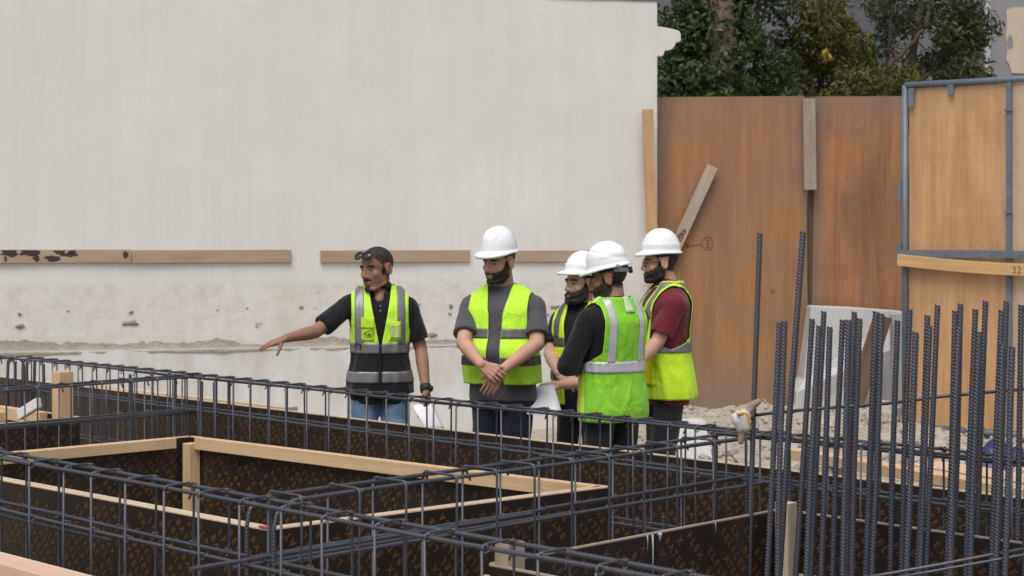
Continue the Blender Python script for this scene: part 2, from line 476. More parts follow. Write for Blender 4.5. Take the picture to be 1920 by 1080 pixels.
# ================================================================== GROUND
def gz(x, y):
    """height of the site ground: rubble piled up against the hoarding on the right"""
    m = max(0, min(1, (y - 12.0) / 3.5)) * max(0, min(1, (x - .2) / 1.2))
    m = m * m * (3 - 2 * m) * max(0, min(1, (21 - y) / 2))
    n1 = mnoise.fractal(Vector((x * 1.1, y * 1.1, 0)), 1.0, 2.0, 4)
    n2 = mnoise.fractal(Vector((x * 6.5, y * 6.5, 3.0)), .9, 2.1, 5)
    near = max(0, min(1, (y - 10.2) / 1.0))
    return m * (.15 + .11 * n1 + .055 * n2) + near * .008 * n2
xs = np.unique(np.concatenate([[-400, -200, -90, -45, -25, -15], np.arange(-9, -.2, .35), np.arange(-.2, 5.2, .06), np.arange(5.2, 9, .35), [12, 18, 30, 60, 120, 250, 400]]))
ys = np.unique(np.concatenate([[-30, -10, 0], np.arange(2, 11, .5), np.arange(11, 17.6, .06), np.arange(17.6, 26, .5), [35, 60, 120, 300, 700]]))
vs = [(x, y, gz(x, y)) for y in ys for x in xs]
nx = len(xs)
fs = [(j * nx + i, j * nx + i + 1, (j + 1) * nx + i + 1, (j + 1) * nx + i) for j in range(len(ys) - 1) for i in range(nx - 1)]
mb = MB(); mb.add(vs, fs)
tag(mb.build('ground', 'ground', None, True), kind='structure')

# ================================================================== WHITE WALL
WC = Vector((1.37, 16.54, 0)); WT = Vector((1, .25, 0)).normalized(); WN = Vector((.25, -1, 0)).normalized()
def WP(s, z, out=0.0):
    """point of the wall: s metres to the left of its right end, height z, out from its face"""
    return WC - WT * s + WN * out + Vector((0, 0, z))
def wall_s(u):
    """distance along the wall of the sight line through column u"""
    k = (u - 960) / F
    # WC.x - WT.x s = k (WC.y - WT.y s)
    return (WC.x - k * WC.y) / (WT.x - k * WT.y)
def wall_z(u, v):
    y = (WC - WT * wall_s(u)).y
    return H - (v - HOR) / F * y
wall = empty('rendered_wall', WC)
tag(wall, 'tall white rendered boundary wall with brown streaks and stepped cornice end', 'wall')
def slab_grid(s0, s1, z0, z1, out, ns, nz, amp, seed):
    """a slightly uneven wall face"""
    mb = MB(); vs = []
    for j in range(nz + 1):
        for i in range(ns + 1):
            s = s0 + (s1 - s0) * i / ns; z = z0 + (z1 - z0) * j / nz
            o_ = out + amp * mnoise.fractal(Vector((s * .9, z * .9, seed)), 1, 2, 4)
            if i == 0: o_ = out
            vs.append(WP(s, z, o_))
    fs = [(j * (ns + 1) + i, (j + 1) * (ns + 1) + i, (j + 1) * (ns + 1) + i + 1, j * (ns + 1) + i + 1) for j in range(nz) for i in range(ns)]
    mb.add(vs, fs)
    return mb
ZT = wall_z(1225, 3)          # parapet top
mb = slab_grid(0, 13, .70, ZT, 0, 130, 44, .010, 1.0)
# top, right end and back of the wall (a 0.25 m parapet wall)
k = len(mb.v)
mb.add([WP(0, .0, -.004), WP(0, ZT, 0), WP(0, ZT, -.26), WP(0, 0, -.26)], [(0, 1, 2, 3)])
mb.add([WP(0, ZT, .006), WP(13, ZT, .006), WP(13, ZT, -.26), WP(0, ZT, -.26)], [(0, 1, 2, 3)])
mb.add([WP(0, 0, -.26), WP(0, ZT, -.26), WP(13, ZT, -.26), WP(13, 0, -.26)], [(0, 1, 2, 3)])
wpart(mb, 'wall_face', 'wall', wall, False)
# lower plinth face, a little proud, with a rough ledge of mortar and sand on it
mb = slab_grid(0, 13, -.05, .80, .05, 110, 12, .012, 4.0)
mb.add([WP(0, -.05, .05), WP(0, .8, .05), WP(0, .8, -.01), WP(0, -.05, -.01)], [(0, 1, 2, 3)])
wpart(mb, 'plinth_face', 'wall_base', wall, True)
mb = MB(); vs = []; ns = 420
prof = [(.0, 1.0), (.12, .55), (.35, .25), (.7, .10), (1.0, .0), (.96, -.22)]
for i in range(ns + 1):
    s = 13 * i / ns
    n1 = mnoise.fractal(Vector((s * 1.3, 0, 9)), 1, 2, 4); n2 = mnoise.fractal(Vector((s * 7, 2, 9)), 1, 2, 3)
    fade = .35 + .65 * max(0, min(1, (s - .8) / 2.0))
    hh = (.085 + .05 * n1 + .03 * n2) * fade; dd = (.057 + .006 * n2 + .005 * n1)
    for (a, b_) in prof:
        jit = .006 * mnoise.noise(Vector((s * 14, a * 5, b_ * 5)))
        vs.append(WP(s, .785 + hh * b_ + jit, a * dd + jit))
m_ = len(prof)
mb.add(vs, [(i * m_ + k, (i + 1) * m_ + k, (i + 1) * m_ + k + 1, i * m_ + k + 1) for i in range(ns) for k in range(m_ - 1)])
wpart(mb, 'mortar_ledge', 'mortar', wall, True)
# cornice: moulded profile running back along the end of the wall
yC = WC.y
def pz(v): return H - (v - HOR) / F * yC
def px(u): return (u - 1232) / F * yC
prof = [(0, pz(49)), (px(1262), pz(53)), (px(1276), pz(57)), (px(1279), pz(62)), (px(1279), pz(74)), (px(1276), pz(78)), (px(1270), pz(78)),
        (px(1267), pz(85)), (px(1262), pz(91)), (px(1255), pz(94)), (px(1247), pz(94)), (px(1246), pz(101)), (px(1243), pz(105)), (0, pz(105))]
mb = MB()
fr = [WC + WT * a + Vector((0, 0, z)) for a, z in prof]; bk = [p - WN * .26 for p in fr]
n = len(prof)
mb.add(fr + bk, [tuple(range(n))[::-1], tuple(range(n, 2 * n))] + [(i, (i + 1) % n, n + (i + 1) % n, n + i) for i in range(n)])
bevel(wpart(mb, 'cornice', 'wall', wall), .004)

# bare mortar spots and scuffs
rs = random.Random(21)
for (u, v, ru, rv, mt, nm) in ((245, 605, 15, 5.5, 'mortar', 'mortar_patch'), (246, 585, 4, 3, 'mortar', 'mortar_patch'), (37, 611, 9, 4, 'mortar', 'mortar_patch'), (36, 588, 3, 2.5, 'mortar', 'mortar_patch'), (128, 583, 2, 1.8, 'mortar', 'mortar_patch'),
        (463, 578, 2.6, 2, 'scuff', 'scuff_mark'), (565, 575, 3.6, 2.6, 'scuff', 'scuff_mark'), (407, 581, 2, 1.6, 'scuff', 'scuff_mark'), (845, 574, 3.5, 4, 'mortar', 'mortar_patch'), (783, 571, 4, 3, 'scuff', 'scuff_mark'), (843, 588, 3, 2, 'mortar', 'mortar_patch'),
        (812, 628, 8, 4, 'mortar', 'mortar_patch'), (1040, 575, 10, 3, 'mortar', 'mortar_patch'), (1020, 590, 8, 2.5, 'scuff', 'scuff_mark')):
    mbp = MB(); c0 = WP(wall_s(u), wall_z(u, v), .016); ring0 = []
    for k in range(14):
        a = 2 * math.pi * k / 14; q = 1 + .4 * rs.uniform(-1, 1)
        ring0.append(WP(wall_s(u + ru * q * math.cos(a)), wall_z(u, v + rv * q * math.sin(a)), .0085))
    back = [p - WN * .02 for p in ring0]
    mbp.add(ring0 + back + [c0 - WN * .008], [(k, (k + 1) % 14, 28) for k in range(14)] + [(k, 14 + k, 14 + (k + 1) % 14, (k + 1) % 14) for k in range(14)])
    wpart(mbp, nm, mt, wall, True)
# battens nailed on the wall
for (u0, u1, v0, v1, lab) in ((-90, 246, 468, 493, 'black smeared timber batten nailed on the white wall at its left end'),
                          (247.5, 545, 468.5, 492.5, 'brown timber batten on the white wall butted against the black smeared one'),
                          (600, 880, 469, 491.5, 'separate brown timber batten on the wall behind the pointing man'),
                          (955, 1128, 469.5, 491, 'timber batten on the wall behind the white helmets of the right-hand group')):
    s0, s1 = wall_s(u0), wall_s(u1)
    z0, z1 = wall_z((u0 + u1) / 2, v1), wall_z((u0 + u1) / 2, v0)
    b_ = timber('wall_batten', WP(s0, (z0 + z1) / 2, .020), WP(s1, (z0 + z1) / 2, .020), .024, z1 - z0, 'batten')
    tag(b_, lab, 'batten', 'battens along the wall')
    if u0 < 0:                      # black tar smears, flat on the batten's face
        bb = b_
        rr = random.Random(3)
        for (ua, ub, va, vb) in ((2, 36, 468.5, 481), (36, 73, 468.5, 479), (62, 74, 477, 491), (86, 112, 480, 489), (100, 124, 469, 476), (108, 142, 474, 481), (128, 142, 469, 477), (8, 14, 480, 491), (230, 240, 471, 484)):
            mbs = MB(); ring = []
            for k in range(16):
                a = 2 * math.pi * k / 16; q = 1 + .35 * rr.uniform(-1, 1)
                uu = (ua + ub) / 2 + (ub - ua) / 2 * math.cos(a) * q; vv = min(491.5, max(468.8, (va + vb) / 2 + (vb - va) / 2 * math.sin(a) * q * 1.1))
                ring.append(WP(wall_s(uu), wall_z(uu, vv), .0335))
            mbs.add(ring, [tuple(range(16))])
            o = mbs.build('tar_smear', 'dark_stain', bb)
            o.matrix_local = bb.matrix_basis.inverted()

# ================================================================== HOARDING
YH = 16.75
def HP(u, v, dy=0.0): return at(u, v, YH + dy)
def sheet(name, u0, u1, v0, v1, Y, mat, label, thick=.018, parent=None, corners=None):
    c = corners or [(u0, v1), (u1, v1), (u1, v0), (u0, v0)]
    P = [at(u, v, Y) for u, v in c]
    base = Vector((P[0].x, Y, 0))
    mb = MB()
    fr = [Vector((p.x - base.x, 0, p.z)) for p in P]; bk = [p + Vector((0, thick, 0)) for p in fr]
    mb.add(fr + bk, [(0, 1, 2, 3), (7, 6, 5, 4), (0, 4, 5, 1), (1, 5, 6, 2), (2, 6, 7, 3), (3, 7, 4, 0)])
    o = mb.build(name, mat, parent)
    o.location = base - (acc(parent) if parent else Vector())
    if label: tag(o, label, 'plywood sheet')
    return o
sheet('plywood_sheet', 1229, 1517, 180, 775, YH, 'ply_brown', 'large brown weathered plywood sheet of the hoarding next to the white wall', corners=[(1237, 780), (1518, 780), (1508, 180), (1228, 182)])
sheet('plywood_sheet', 1526, 1696, 180, 582, YH + .03, 'ply_red', 'dark reddish plywood sheet of the hoarding above the concrete barrier', corners=[(1522, 588), (1698, 588), (1696, 180), (1529, 181)])
tag(timber('hoarding_post', HP(1521, 182, .10), HP(1522, 790, .10), .07, .07, 'timber_dark', up=(0, 1, 0)), 'dark timber post in the gap between the two plywood sheets', 'post')
def vt(name, u0, v0, u1, v1, wpx, Y, th, mat, label, cat='timber', **k):
    """a flat-on timber seen at depth Y: width across the view given in pixels"""
    o = timber(name, at(u0, v0, Y), at(u1, v1, Y), wpx / F * Y, th, mat, up=(0, 1, 0), **k)
    return tag(o, label, cat)
vt('edge_board', 1214, 205, 1229, 620, 21, 16.40, .04, 'batten_yellow', 'upright yellowish board covering the joint of white wall and plywood')
vt('nailed_block', 1516.5, 185, 1519, 356, 23, YH - .05, .05, 'timber_grey', 'short weathered grey timber nailed over the top of the plywood joint')
dg_ = vt('diagonal_board', 1336, 312, 1205, 600, 21, YH - .07, .035, 'timber_worn', 'pale board with scribbles leaning diagonally against the brown plywood')
# pencil marks: circled 3 with an arrow on the plywood, scribble loops on the leaning board
def ink_line(pts, Y, wpx, mat, name='pencil_mark'):
    mb = MB(); mb.tube([at(u, v, Y) for u, v in pts], wpx / F * Y / 2, 5)
    o = mb.build(name, mat)
    return o
def ring(cu, cv, ru, rv, a0=0, a1=360, n=22, tilt=0):
    out = []
    for i in range(n + 1):
        a = R(a0 + (a1 - a0) * i / n)
        x, y = ru * math.cos(a), rv * math.sin(a)
        t = R(tilt)
        out.append((cu + x * math.cos(t) - y * math.sin(t), cv + x * math.sin(t) + y * math.cos(t)))
    return out
mk = empty('pencil_marking', at(1326, 456, YH))
tag(mk, 'circled number 3 with an arrow pencilled on the brown plywood', 'marking')
mb = MB()
q = Y_ = YH - .002
for pts in (ring(1326, 456, 10.5, 12), [(1322, 450), (1326, 449), (1329, 452), (1325, 456), (1329, 458), (1329, 462), (1323, 463)],
            [(1285, 461), (1300, 460), (1314, 459)], [(1292, 457), (1285, 461), (1293, 465)]):
    mb.tube([at(u, v, q) for u, v in pts], .75 / F * q, 5)
wpart(mb, 'pencil_line', 'ink', mk)
mb = MB(); q = YH - .0895
for pts in (ring(1268, 462, 5, 6), ring(1274, 446, 9, 5, tilt=-50), ring(1281, 436, 6, 3.5, tilt=-50), [(1268, 456), (1272, 449), (1278, 441), (1283, 433), (1286, 430)], [(1271, 443), (1278, 446)], [(1263, 470), (1258, 482)]):
    mb.tube([at(u, v, q) for u, v in pts], .8 / F * q, 5)
o = mb.build('scribble', 'ink_red', dg_); o.matrix_local = dg_.matrix_basis.inverted()

# precast concrete barrier below the second sheet
yb = YH - .55
bar_pts = [(1490, 790), (1493, 735), (1507, 712), (1521, 574), (1600, 577), (1694, 584), (1700, 640), (1700, 790)]
mb = MB()
fr = [at(u, v, yb + (.25 if v < 600 else .12 if v < 720 else 0)) for u, v in bar_pts]; bk = [Vector((p.x, yb + .5, p.z)) for p in fr]
n = len(fr)
def tri_fan(ix): return [(ix[0], ix[i], ix[i + 1]) for i in range(1, len(ix) - 1)]
mb.add(fr + bk, [(0, 1, 6, 7), (1, 2, 6), (2, 5, 6), (2, 3, 4), (2, 4, 5), tuple(range(2 * n - 1, n - 1, -1))] + [(i, n + i, n + (i + 1) % n, (i + 1) % n) for i in range(n)])
o = mb.build('concrete_barrier', 'concrete'); bevel(o, .012)
bm = bmesh.new(); bm.from_mesh(o.data); bmesh.ops.recalc_face_normals(bm, faces=bm.faces); bm.to_mesh(o.data); bm.free()
tag(o, 'light grey precast concrete barrier standing below the reddish plywood', 'barrier')
vt('leaning_plank', 1656, 592, 1588, 800, 34, yb - .22, .04, 'timber_dark', 'dark rough plank leaning on the concrete barrier')
vt('leaning_offcut', 1668, 598, 1556, 830, 7, yb - .16, .03, 'timber', 'thin light timber strip leaning beside the dark plank on the barrier')
vt('standing_slab', 1681, 588, 1684, 770, 22, yb - .10, .12, 'concrete', 'narrow grey concrete slab standing beside the steel gate post', 'slab')

# ================================================================== STEEL FRAMED GATE
g0 = at(1697, 160, 15.05); g1 = Vector((g0.x + .8, 15.05 - .62, 0))
gd = Vector((g1.x - g0.x, g1.y - g0.y, 0)).normalized(); gn = Vector((gd.y, -gd.x, 0))
def gate_pt(u, v, out=0.0):
    """point of the gate plane behind a pixel"""
    k = (u - 960) / F
    t = (k * g0.y - g0.x) / (gd.x - k * gd.y)
    p = Vector((g0.x, g0.y, 0)) + gd * t
    return Vector((p.x, p.y, H - (v - HOR) / F * p.y)) + gn * out
def gate_xy(t, z, out=0.0): return Vector((g0.x, g0.y, 0)) + gd * t + gn * out + Vector((0, 0, z))
gate = empty('steel_gate', (g0.x, g0.y, 0))
tag(gate, 'grey-blue steel tube gate frame filled with new plywood', 'gate')
zt = g0.z; zb = gate_pt(1697, 800).z
tm = (gate_pt(1893, 300) - gate_xy(0, 0)); tm = Vector((tm.x, tm.y, 0)).length
GW = tm * 2
for (a, b_) in (((0, zb), (0, zt)), ((0, zt), (GW, zt)), ((0, zb), (GW, zb)), ((GW, zb), (GW, zt))):
    mb = MB(); mb.tube([gate_xy(a[0], a[1]), gate_xy(b_[0], b_[1])], .027, 14)
    wpart(mb, 'frame_tube', 'grey_paint', gate, True)
mb = MB(); mb.bar(gate_xy(tm, zb, .008), gate_xy(tm, zt, .008), .045, .02, up=gn); wpart(mb, 'mid_post', 'grey_paint', gate)
zr = gate_pt(1790, 476).z
mb = MB(); mb.bar(gate_xy(-.05, zr, .032), gate_xy(GW, zr, .032), .012, .062); rail = wpart(mb, 'mid_rail', 'grey_paint', gate)
for t in (.06, tm * .42, tm * .85, tm * 1.12):
    mb = MB(); c = gate_xy(t, zr, .042); mb.tube([c - gn * .006, c + gn * .006], .009, 8)
    o = wpart(mb, 'bolt', 'grey_paint', rail)
for (t, z, w, h_) in ((.07, zt - .11, .05, .16), (tm * .46, zt - .06, .05, .09), (-.035, zt - .9 + .0, .03, .16), (-.04, zr, .04, .16), (tm, zt - .25, .07, .02), (tm, zr + .35, .07, .02)):
    mb = MB(); mb.box(gate_xy(t, z, .026), gd * w / 2, gn * .006, ZX * h_ / 2); wpart(mb, 'bracket', 'grey_paint', gate)
for (t0, t1, mt) in ((.035, tm - .015, 'ply_new'), (tm + .02, GW - .03, 'ply_pale')):
    for (za, zc) in ((zb + .03, zr - .01), (zr + .012, zt - .03)):
        mb = MB(); L = t1 - t0
        mb.box((L / 2, 0, (zc - za) / 2), (L / 2, 0, 0), (0, .008, 0), (0, 0, (zc - za) / 2))
        o = mb.build('plywood_infill', mt, gate)
        M = Matrix((gd, -gn, ZX)).transposed().to_4x4(); M.translation = gate_xy(t0, za, -.014) - Vector(gate.location)
        o.matrix_local = M
tb = timber('gate_timber', gate_pt(1690, 487, .062), gate_pt(2010, 508, .062), .04, .10, 'timber_yellow', warp=.02)
tag(tb, 'bowed yellow timber fixed across the steel gate below its rail', 'timber')
# pencilled number near its right end
cu = bpy.data.curves.new('n', 'FONT'); cu.body = '32'; cu.size = .085; cu.resolution_u = 2
to = bpy.data.objects.new('n', cu); COL.objects.link(to); me = new_eval(to); bpy.data.objects.remove(to)
o = link('pencilled_number', me, 'ink', tb)
M = Matrix((gd, ZX, -gd.cross(ZX) * -1)).transposed().to_4x4(); M.translation = gate_pt(1904, 512, .0835)
o.matrix_local = tb.matrix_basis.inverted() @ M

# ================================================================== BUILDINGS AND TREES BEHIND
def house(name, label, lo, hi, mat):
    t = empty(name, ((lo[0] + hi[0]) / 2, lo[1], 0)); tag(t, label, 'building')
    mb = MB(); c = [(lo[k] + hi[k]) / 2 for k in range(3)]
    mb.box(c, ((hi[0] - lo[0]) / 2, 0, 0), (0, (hi[1] - lo[1]) / 2, 0), (0, 0, (hi[2] - lo[2]) / 2))
    bevel(wpart(mb, 'wall', mat, t), .03)
    mb = MB(); mb.box((c[0], c[1], hi[2] + .12), ((hi[0] - lo[0]) / 2 + .15, 0, 0), (0, (hi[1] - lo[1]) / 2 + .15, 0), (0, 0, .12)); wpart(mb, 'roof_slab', mat, t)
    return t
hb = house('grey_building', 'grey rendered building with beige plaster patch at the upper right', (at(1849, 0, 24).x, 24, 0), (at(1849, 0, 24).x + 9, 32, 8.5), 'building')
mb = MB(); ring_ = [(1887, 18), (1900, 14), (1990, 10), (1990, 140), (1897, 137), (1893, 122), (1887, 112), (1889, 95), (1886, 70), (1888, 45)]
P = [at(u, v, 23.985) for u, v in ring_]; Q = [p + Vector((0, .03, 0)) for p in P]; n = len(P)
mb.add(P + Q, [tuple(range(n))] + [(i, n + i, n + (i + 1) % n, (i + 1) % n) for i in range(n)])
pt_ = wpart(mb, 'plaster_patch', 'beige', hb)
mb = MB(); P = [at(1894 + 6 * math.cos(a) * (1.0 if math.sin(a) > 0 else .8), 78 + 13 * math.sin(a), 23.978) for a in np.linspace(0, 2 * math.pi, 18)[:-1]]
mb.add(P, [tuple(range(len(P)))]); wpart(mb, 'damp_spot', 'building', pt_)
mb = MB(); mb.box((at(1851, 0, 24).x, 23.99, 4.2), (.035, 0, 0), (0, .03, 0), (0, 0, 4.2)); wpart(mb, 'corner_bead', 'concrete', hb)
hf = house('far_building', 'dark blue-grey building glimpsed through gaps in the trees', (-2.5, 30, 0), (9.0, 38, 9), 'building_far')
for i in range(4):
    mb = MB(); x0 = 1.6 + i * 1.9
    mb.box((x0, 29.99, 6.4), (.45, 0, 0), (0, .03, 0), (0, 0, .7)); w = wpart(mb, 'window', 'grey_paint', hf)
    mb = MB(); mb.box((x0, 29.955, 6.4), (.40, 0, 0), (0, .01, 0), (0, 0, .64)); wpart(mb, 'pane', 'slab', w)

def leaves(cl, count, size, rng, flat=.0, asp=.42):
    """leaf blades: cl = list of (centre, radii, weight), each blade a bent quad pair"""
    w = np.array([c[2] for c in cl], float); w /= w.sum()
    idx = rng.choice(len(cl), count, p=w)
    C = np.array([tuple(c[0]) for c in cl])[idx]; Rr = np.array([c[1] for c in cl])[idx]
    d = rng.normal(size=(count, 3)); d /= np.linalg.norm(d, axis=1)[:, None]
    rad = rng.uniform(.25, 1.0, count) ** .55
    P = C + d * Rr * rad[:, None]
    t = rng.normal(size=(count, 3)); t[:, 2] -= .25; t /= np.linalg.norm(t, axis=1)[:, None]
    nrm = rng.normal(size=(count, 3)) + d * .8 + np.array([0, 0, .7]); s = np.cross(t, nrm); s /= np.linalg.norm(s, axis=1)[:, None] + 1e-9
    nn = np.cross(s, t)
    L = size * rng.uniform(.6, 1.25, count)[:, None]; W = L * asp
    V = np.stack([P - t * L / 2, P + s * W / 2 + nn * W * .18, P + t * L / 2, P - s * W / 2 + nn * W * .18], 1).reshape(-1, 3)
    k = np.arange(count)[:, None] * 4
    Fc = np.concatenate([k + np.array([[0, 1, 2]]), k + np.array([[0, 2, 3]])], 0)
    return V, Fc
def tree(name, label, base, height, cl, count, size, mat, limbs, tr=.12, seed=0, asp=.42, bark='bark', group='trees behind the hoarding'):
    rng = np.random.default_rng(seed)
    t = empty(name, base); tag(t, label, 'tree', group)
    base = Vector(base)
    mb = MB()
    top = base + Vector((rng.uniform(-.2, .2), rng.uniform(-.2, .2), height))
    pts = [base.lerp(top, k / 8) + Vector((.06 * math.sin(k * 1.7), .05 * math.cos(k * 2.1), 0)) for k in range(9)]
    mb.tube(pts, [tr * (1 - .08 * k) for k in range(9)], 10)
    tk = wpart(mb, 'trunk', bark, t, True)
    for (p0, p1, r0) in limbs:
        mb = MB(); p0 = Vector(p0); p1 = Vector(p1); L = (p1 - p0).length
        pts = [p0.lerp(p1, k / 7) + Vector((rng.normal(), rng.normal(), rng.normal())) * L * .018 for k in range(8)]
        mb.tube(pts, [r0 * (1 - .1 * k) for k in range(8)], 7)
        for q in range(5):
            a = pts[2 + q]; b2 = a + Vector((rng.normal(), rng.normal() * .7, rng.normal() * .8 + .2)) * L * .22
            mb.tube([a, a.lerp(b2, .5) + Vector((0, 0, .02)), b2], [r0 * .3, r0 * .2, r0 * .1], 5)
        wpart(mb, 'branch', bark, tk, True)
    V, Fc = leaves(cl, count, size, rng, asp=asp)
    me = bpy.data.meshes.new('crown'); me.from_pydata(V.tolist(), [], Fc.tolist())
    o = link('crown', me, mat, t); o.location = -base
    return t
rr = np.random.default_rng(5)
def clumps(u0, u1, v0, v1, Y, n, r0, r1, dy=.7):
    out = []
    for _ in range(n):
        p = at(rr.uniform(u0, u1), rr.uniform(v0, v1), Y + rr.uniform(-dy, dy)); r = rr.uniform(r0, r1)
        out.append((p, (r, r, r * rr.uniform(.7, 1)), r ** 2))
    return out
def lim(*q): return [(at(a, b_, Y), at(c, d, Y2), r) for (a, b_, Y, c, d, Y2, r) in q]
tree('broadleaf_tree', 'dense dark green broadleaf tree beside the end of the white wall', (2.05, 19.6, 0), 4.6,
     clumps(1232, 1385, -160, 230, 19.7, 46, .22, .42, .5) + clumps(1290, 1392, 85, 215, 18.95, 13, .10, .18, .12), 16000, .085, 'leaf_dark',
     lim((1300, 200, 19.6, 1250, 20, 19.4, .04), (1300, 190, 19.6, 1360, 0, 19.9, .04)), .10, 1, .5)
tree('broadleaf_tree', 'dark leafy tree right of the palm trunk', (2.75, 20.3, 0), 4.3,
     clumps(1375, 1475, -140, 90, 20.3, 15, .15, .32) + clumps(1370, 1480, 80, 260, 20.3, 14, .2, .36), 6800, .085, 'leaf_dark',
     lim((1400, 200, 20.3, 1440, -20, 20.1, .03), (1400, 190, 20.3, 1475, 60, 20.6, .025)), .07, 2, .5)
tree('pinnate_tree', 'loose olive and yellow-green tree in the middle above the plywood', (3.45, 20.8, 0), 4.0,
     clumps(1470, 1560, -120, 60, 20.8, 9, .12, .24) + clumps(1440, 1560, 90, 260, 20.8, 22, .12, .28) + clumps(1545, 1640, 20, 250, 20.6, 24, .14, .3), 9800, .10, 'leaf_olive',
     lim((1520, 210, 20.8, 1470, 20, 20.7, .03), (1520, 210, 20.8, 1580, 30, 20.9, .035), (1525, 200, 20.8, 1610, 90, 20.5, .03), (1500, 120, 20.8, 1430, 60, 20.8, .02)), .07, 3, .3)
tree('pinnate_tree', 'dark drooping tree with bare slanting branch left of the grey building', (4.75, 21.3, 0), 4.6,
     clumps(1620, 1845, -160, 60, 21.3, 34, .2, .4) + clumps(1640, 1835, 50, 260, 21.3, 30, .18, .36) + clumps(1770, 1842, 30, 210, 21.0, 10, .14, .26), 15500, .105, 'leaf_deep',
     lim((1655, 140, 20.7, 1735, 50, 20.6, .045), (1735, 52, 20.6, 1760, -40, 20.7, .035), (1660, 150, 20.8, 1680, 10, 21, .03), (1700, 190, 21, 1800, 60, 21.2, .035)), .11, 4, .27)
tree('shrub', 'low yellowing shrub behind the top of the reddish plywood', (4.3, 19.9, 0), 2.6,
     clumps(1560, 1760, 130, 260, 19.8, 22, .1, .22, .4), 3000, .09, 'leaf_olive', lim((1640, 260, 19.8, 1680, 130, 19.7, .015), (1640, 260, 19.8, 1600, 140, 19.9, .015)), .04, 5, .35)
mb = MB(); V, Fc = leaves([(at(1549, 104, 19.9), (.09, .06, .06), 1)], 16, .10, np.random.default_rng(3)); 
t = empty('leaf_spray', at(1549, 110, 19.9)); tag(t, 'bright yellow leaf spray standing out in the middle of the trees', 'leaves')
me = bpy.data.meshes.new('leaf_blades'); me.from_pydata(V.tolist(), [], Fc.tolist()); o = link('leaf_blades', me, 'leaf_yellow', t); o.location = -Vector(t.location)
mb = MB(); mb.tube([at(1549, 106, 19.92), at(1556, 130, 20.2), at(1560, 180, 20.6)], .006, 5); wpart(mb, 'twig', 'bark', t)
# palm trunk with the stubs of cut fronds
palm = empty('palm_tree', (at(1352, 0, 19.3).x, 19.3, 0)); tag(palm, 'palm trunk with ringed bark standing among the dark green leaves', 'tree', 'trees behind the hoarding')
mb = MB(); px0 = palm.location.x; zz = np.arange(0, 6.5, .045)
mb.tube([(px0, 19.3, z) for z in zz], [.135 + (.012 if i % 3 == 0 else -.004) for i in range(len(zz))], 20)
wpart(mb, 'trunk', 'palm_bark', palm, True)
rp_ = random.Random(4)
for i in range(90):
    z = 1.8 + i * .045; a = i * 2.4
    mb = MB(); c = Vector((px0 + .135 * math.cos(a), 19.3 + .135 * math.sin(a), z)); d = Vector((math.cos(a), math.sin(a), .9)).normalized()
    mb.bar(c, c + d * .034, .085, .02, up=Vector((math.cos(a), math.sin(a), -.8))); wpart(mb, 'frond_stub', 'palm_bark', palm)
for i in range(16):
    a = i * 2.4; mb = MB(); top = Vector((px0, 19.3, 6.4)); L = 2.1
    for k in range(13):
        q = k / 13; p = top + Vector((math.cos(a) * L * q, math.sin(a) * L * q, .7 * q - 1.5 * q * q)); 
        tdir = Vector((math.cos(a), math.sin(a), .7 - 3 * q)).normalized(); sd = Vector((-math.sin(a), math.cos(a), 0))
        for sgn in (-1, 1):
            e = p + sd * sgn * .45 * (1 - .6 * q) + tdir * .25 + Vector((0, 0, -.12)); w_ = tdir * .022
            mb.add([p - w_, p + w_, e], [(0, 1, 2)])
    mb.tube([top + Vector((math.cos(a) * L * q, math.sin(a) * L * q, .7 * q - 1.5 * q * q)) for q in np.linspace(0, 1, 9)], .014, 5)
    wpart(mb, 'frond', 'leaf_dark', palm)
# ================================================================== FORMWORK OF THE GROUND BEAMS
ZP = H - 1.12        # top of the plywood
ZB = .02             # its foot
TH = .018
# letters of the print on the film-faced plywood
LET = {}
for ch in 'BATELPX':
    cu = bpy.data.curves.new('l', 'FONT'); cu.body = ch; cu.size = 1.0; cu.resolution_u = 1; cu.offset = .018
    to = bpy.data.objects.new('l', cu); COL.objects.link(to); me = new_eval(to); bpy.data.objects.remove(to)
    v = np.zeros(len(me.vertices) * 3); me.vertices.foreach_get('co', v); v = v.reshape(-1, 3)[:, :2]
    v = v - np.array([(v[:, 0].min() + v[:, 0].max()) / 2, .36])
    LET[ch] = (v, [tuple(p.vertices) for p in me.polygons])
    bpy.data.meshes.remove(me)
WORD = 'BATEELPLEX'
def lettering(o, r, n, length, z0, z1, parent, flip=False, seed=0):
    """rows of the slanting print on the face that starts at o, runs along r and faces n"""
    rg = random.Random(seed)
    ang = R(-52) if not flip else R(128)
    hgt, pitch, line = .044, .0335, .052
    d = np.array([math.cos(ang), math.sin(ang)]); pn = np.array([-d[1], d[0]])
    if flip: pass
    vs, fs = [], []
    o = Vector(o); r = Vector(r); n = Vector(n)
    ext = length + (z1 - z0) + .5
    nl = int(ext / line) + 2
    c0 = np.array([length / 2, (z0 + z1) / 2])
    for li in range(-nl, nl):
        off = rg.uniform(0, .42) if li % 2 else rg.uniform(0, .1)
        s = -ext + off
        while s < ext:
            for ch in WORD:
                p = c0 + d * s + pn * (li * line)
                s += pitch
                m = .022
                if not (m < p[0] < length - m and z0 + m < p[1] < z1 - m): continue
                if rg.random() < .06: continue                     # worn off
                v, f = LET[ch]
                q = p + (v[:, :1] * d + v[:, 1:] * pn) * hgt
                k = len(vs)
                for x, z in q:
                    w = o + r * float(x) + n * .0012
                    vs.append((w.x, w.y, float(z)))
                fs.extend([tuple(i + k for i in g) for g in f])
            s += pitch * 1.6
    if not vs: return None
    mb = MB(); mb.v = vs; mb.f = fs; mb.m = [0] * len(fs)
    return tag(wpart(mb, 'printed_lettering', 'print', parent), kind='stuff')
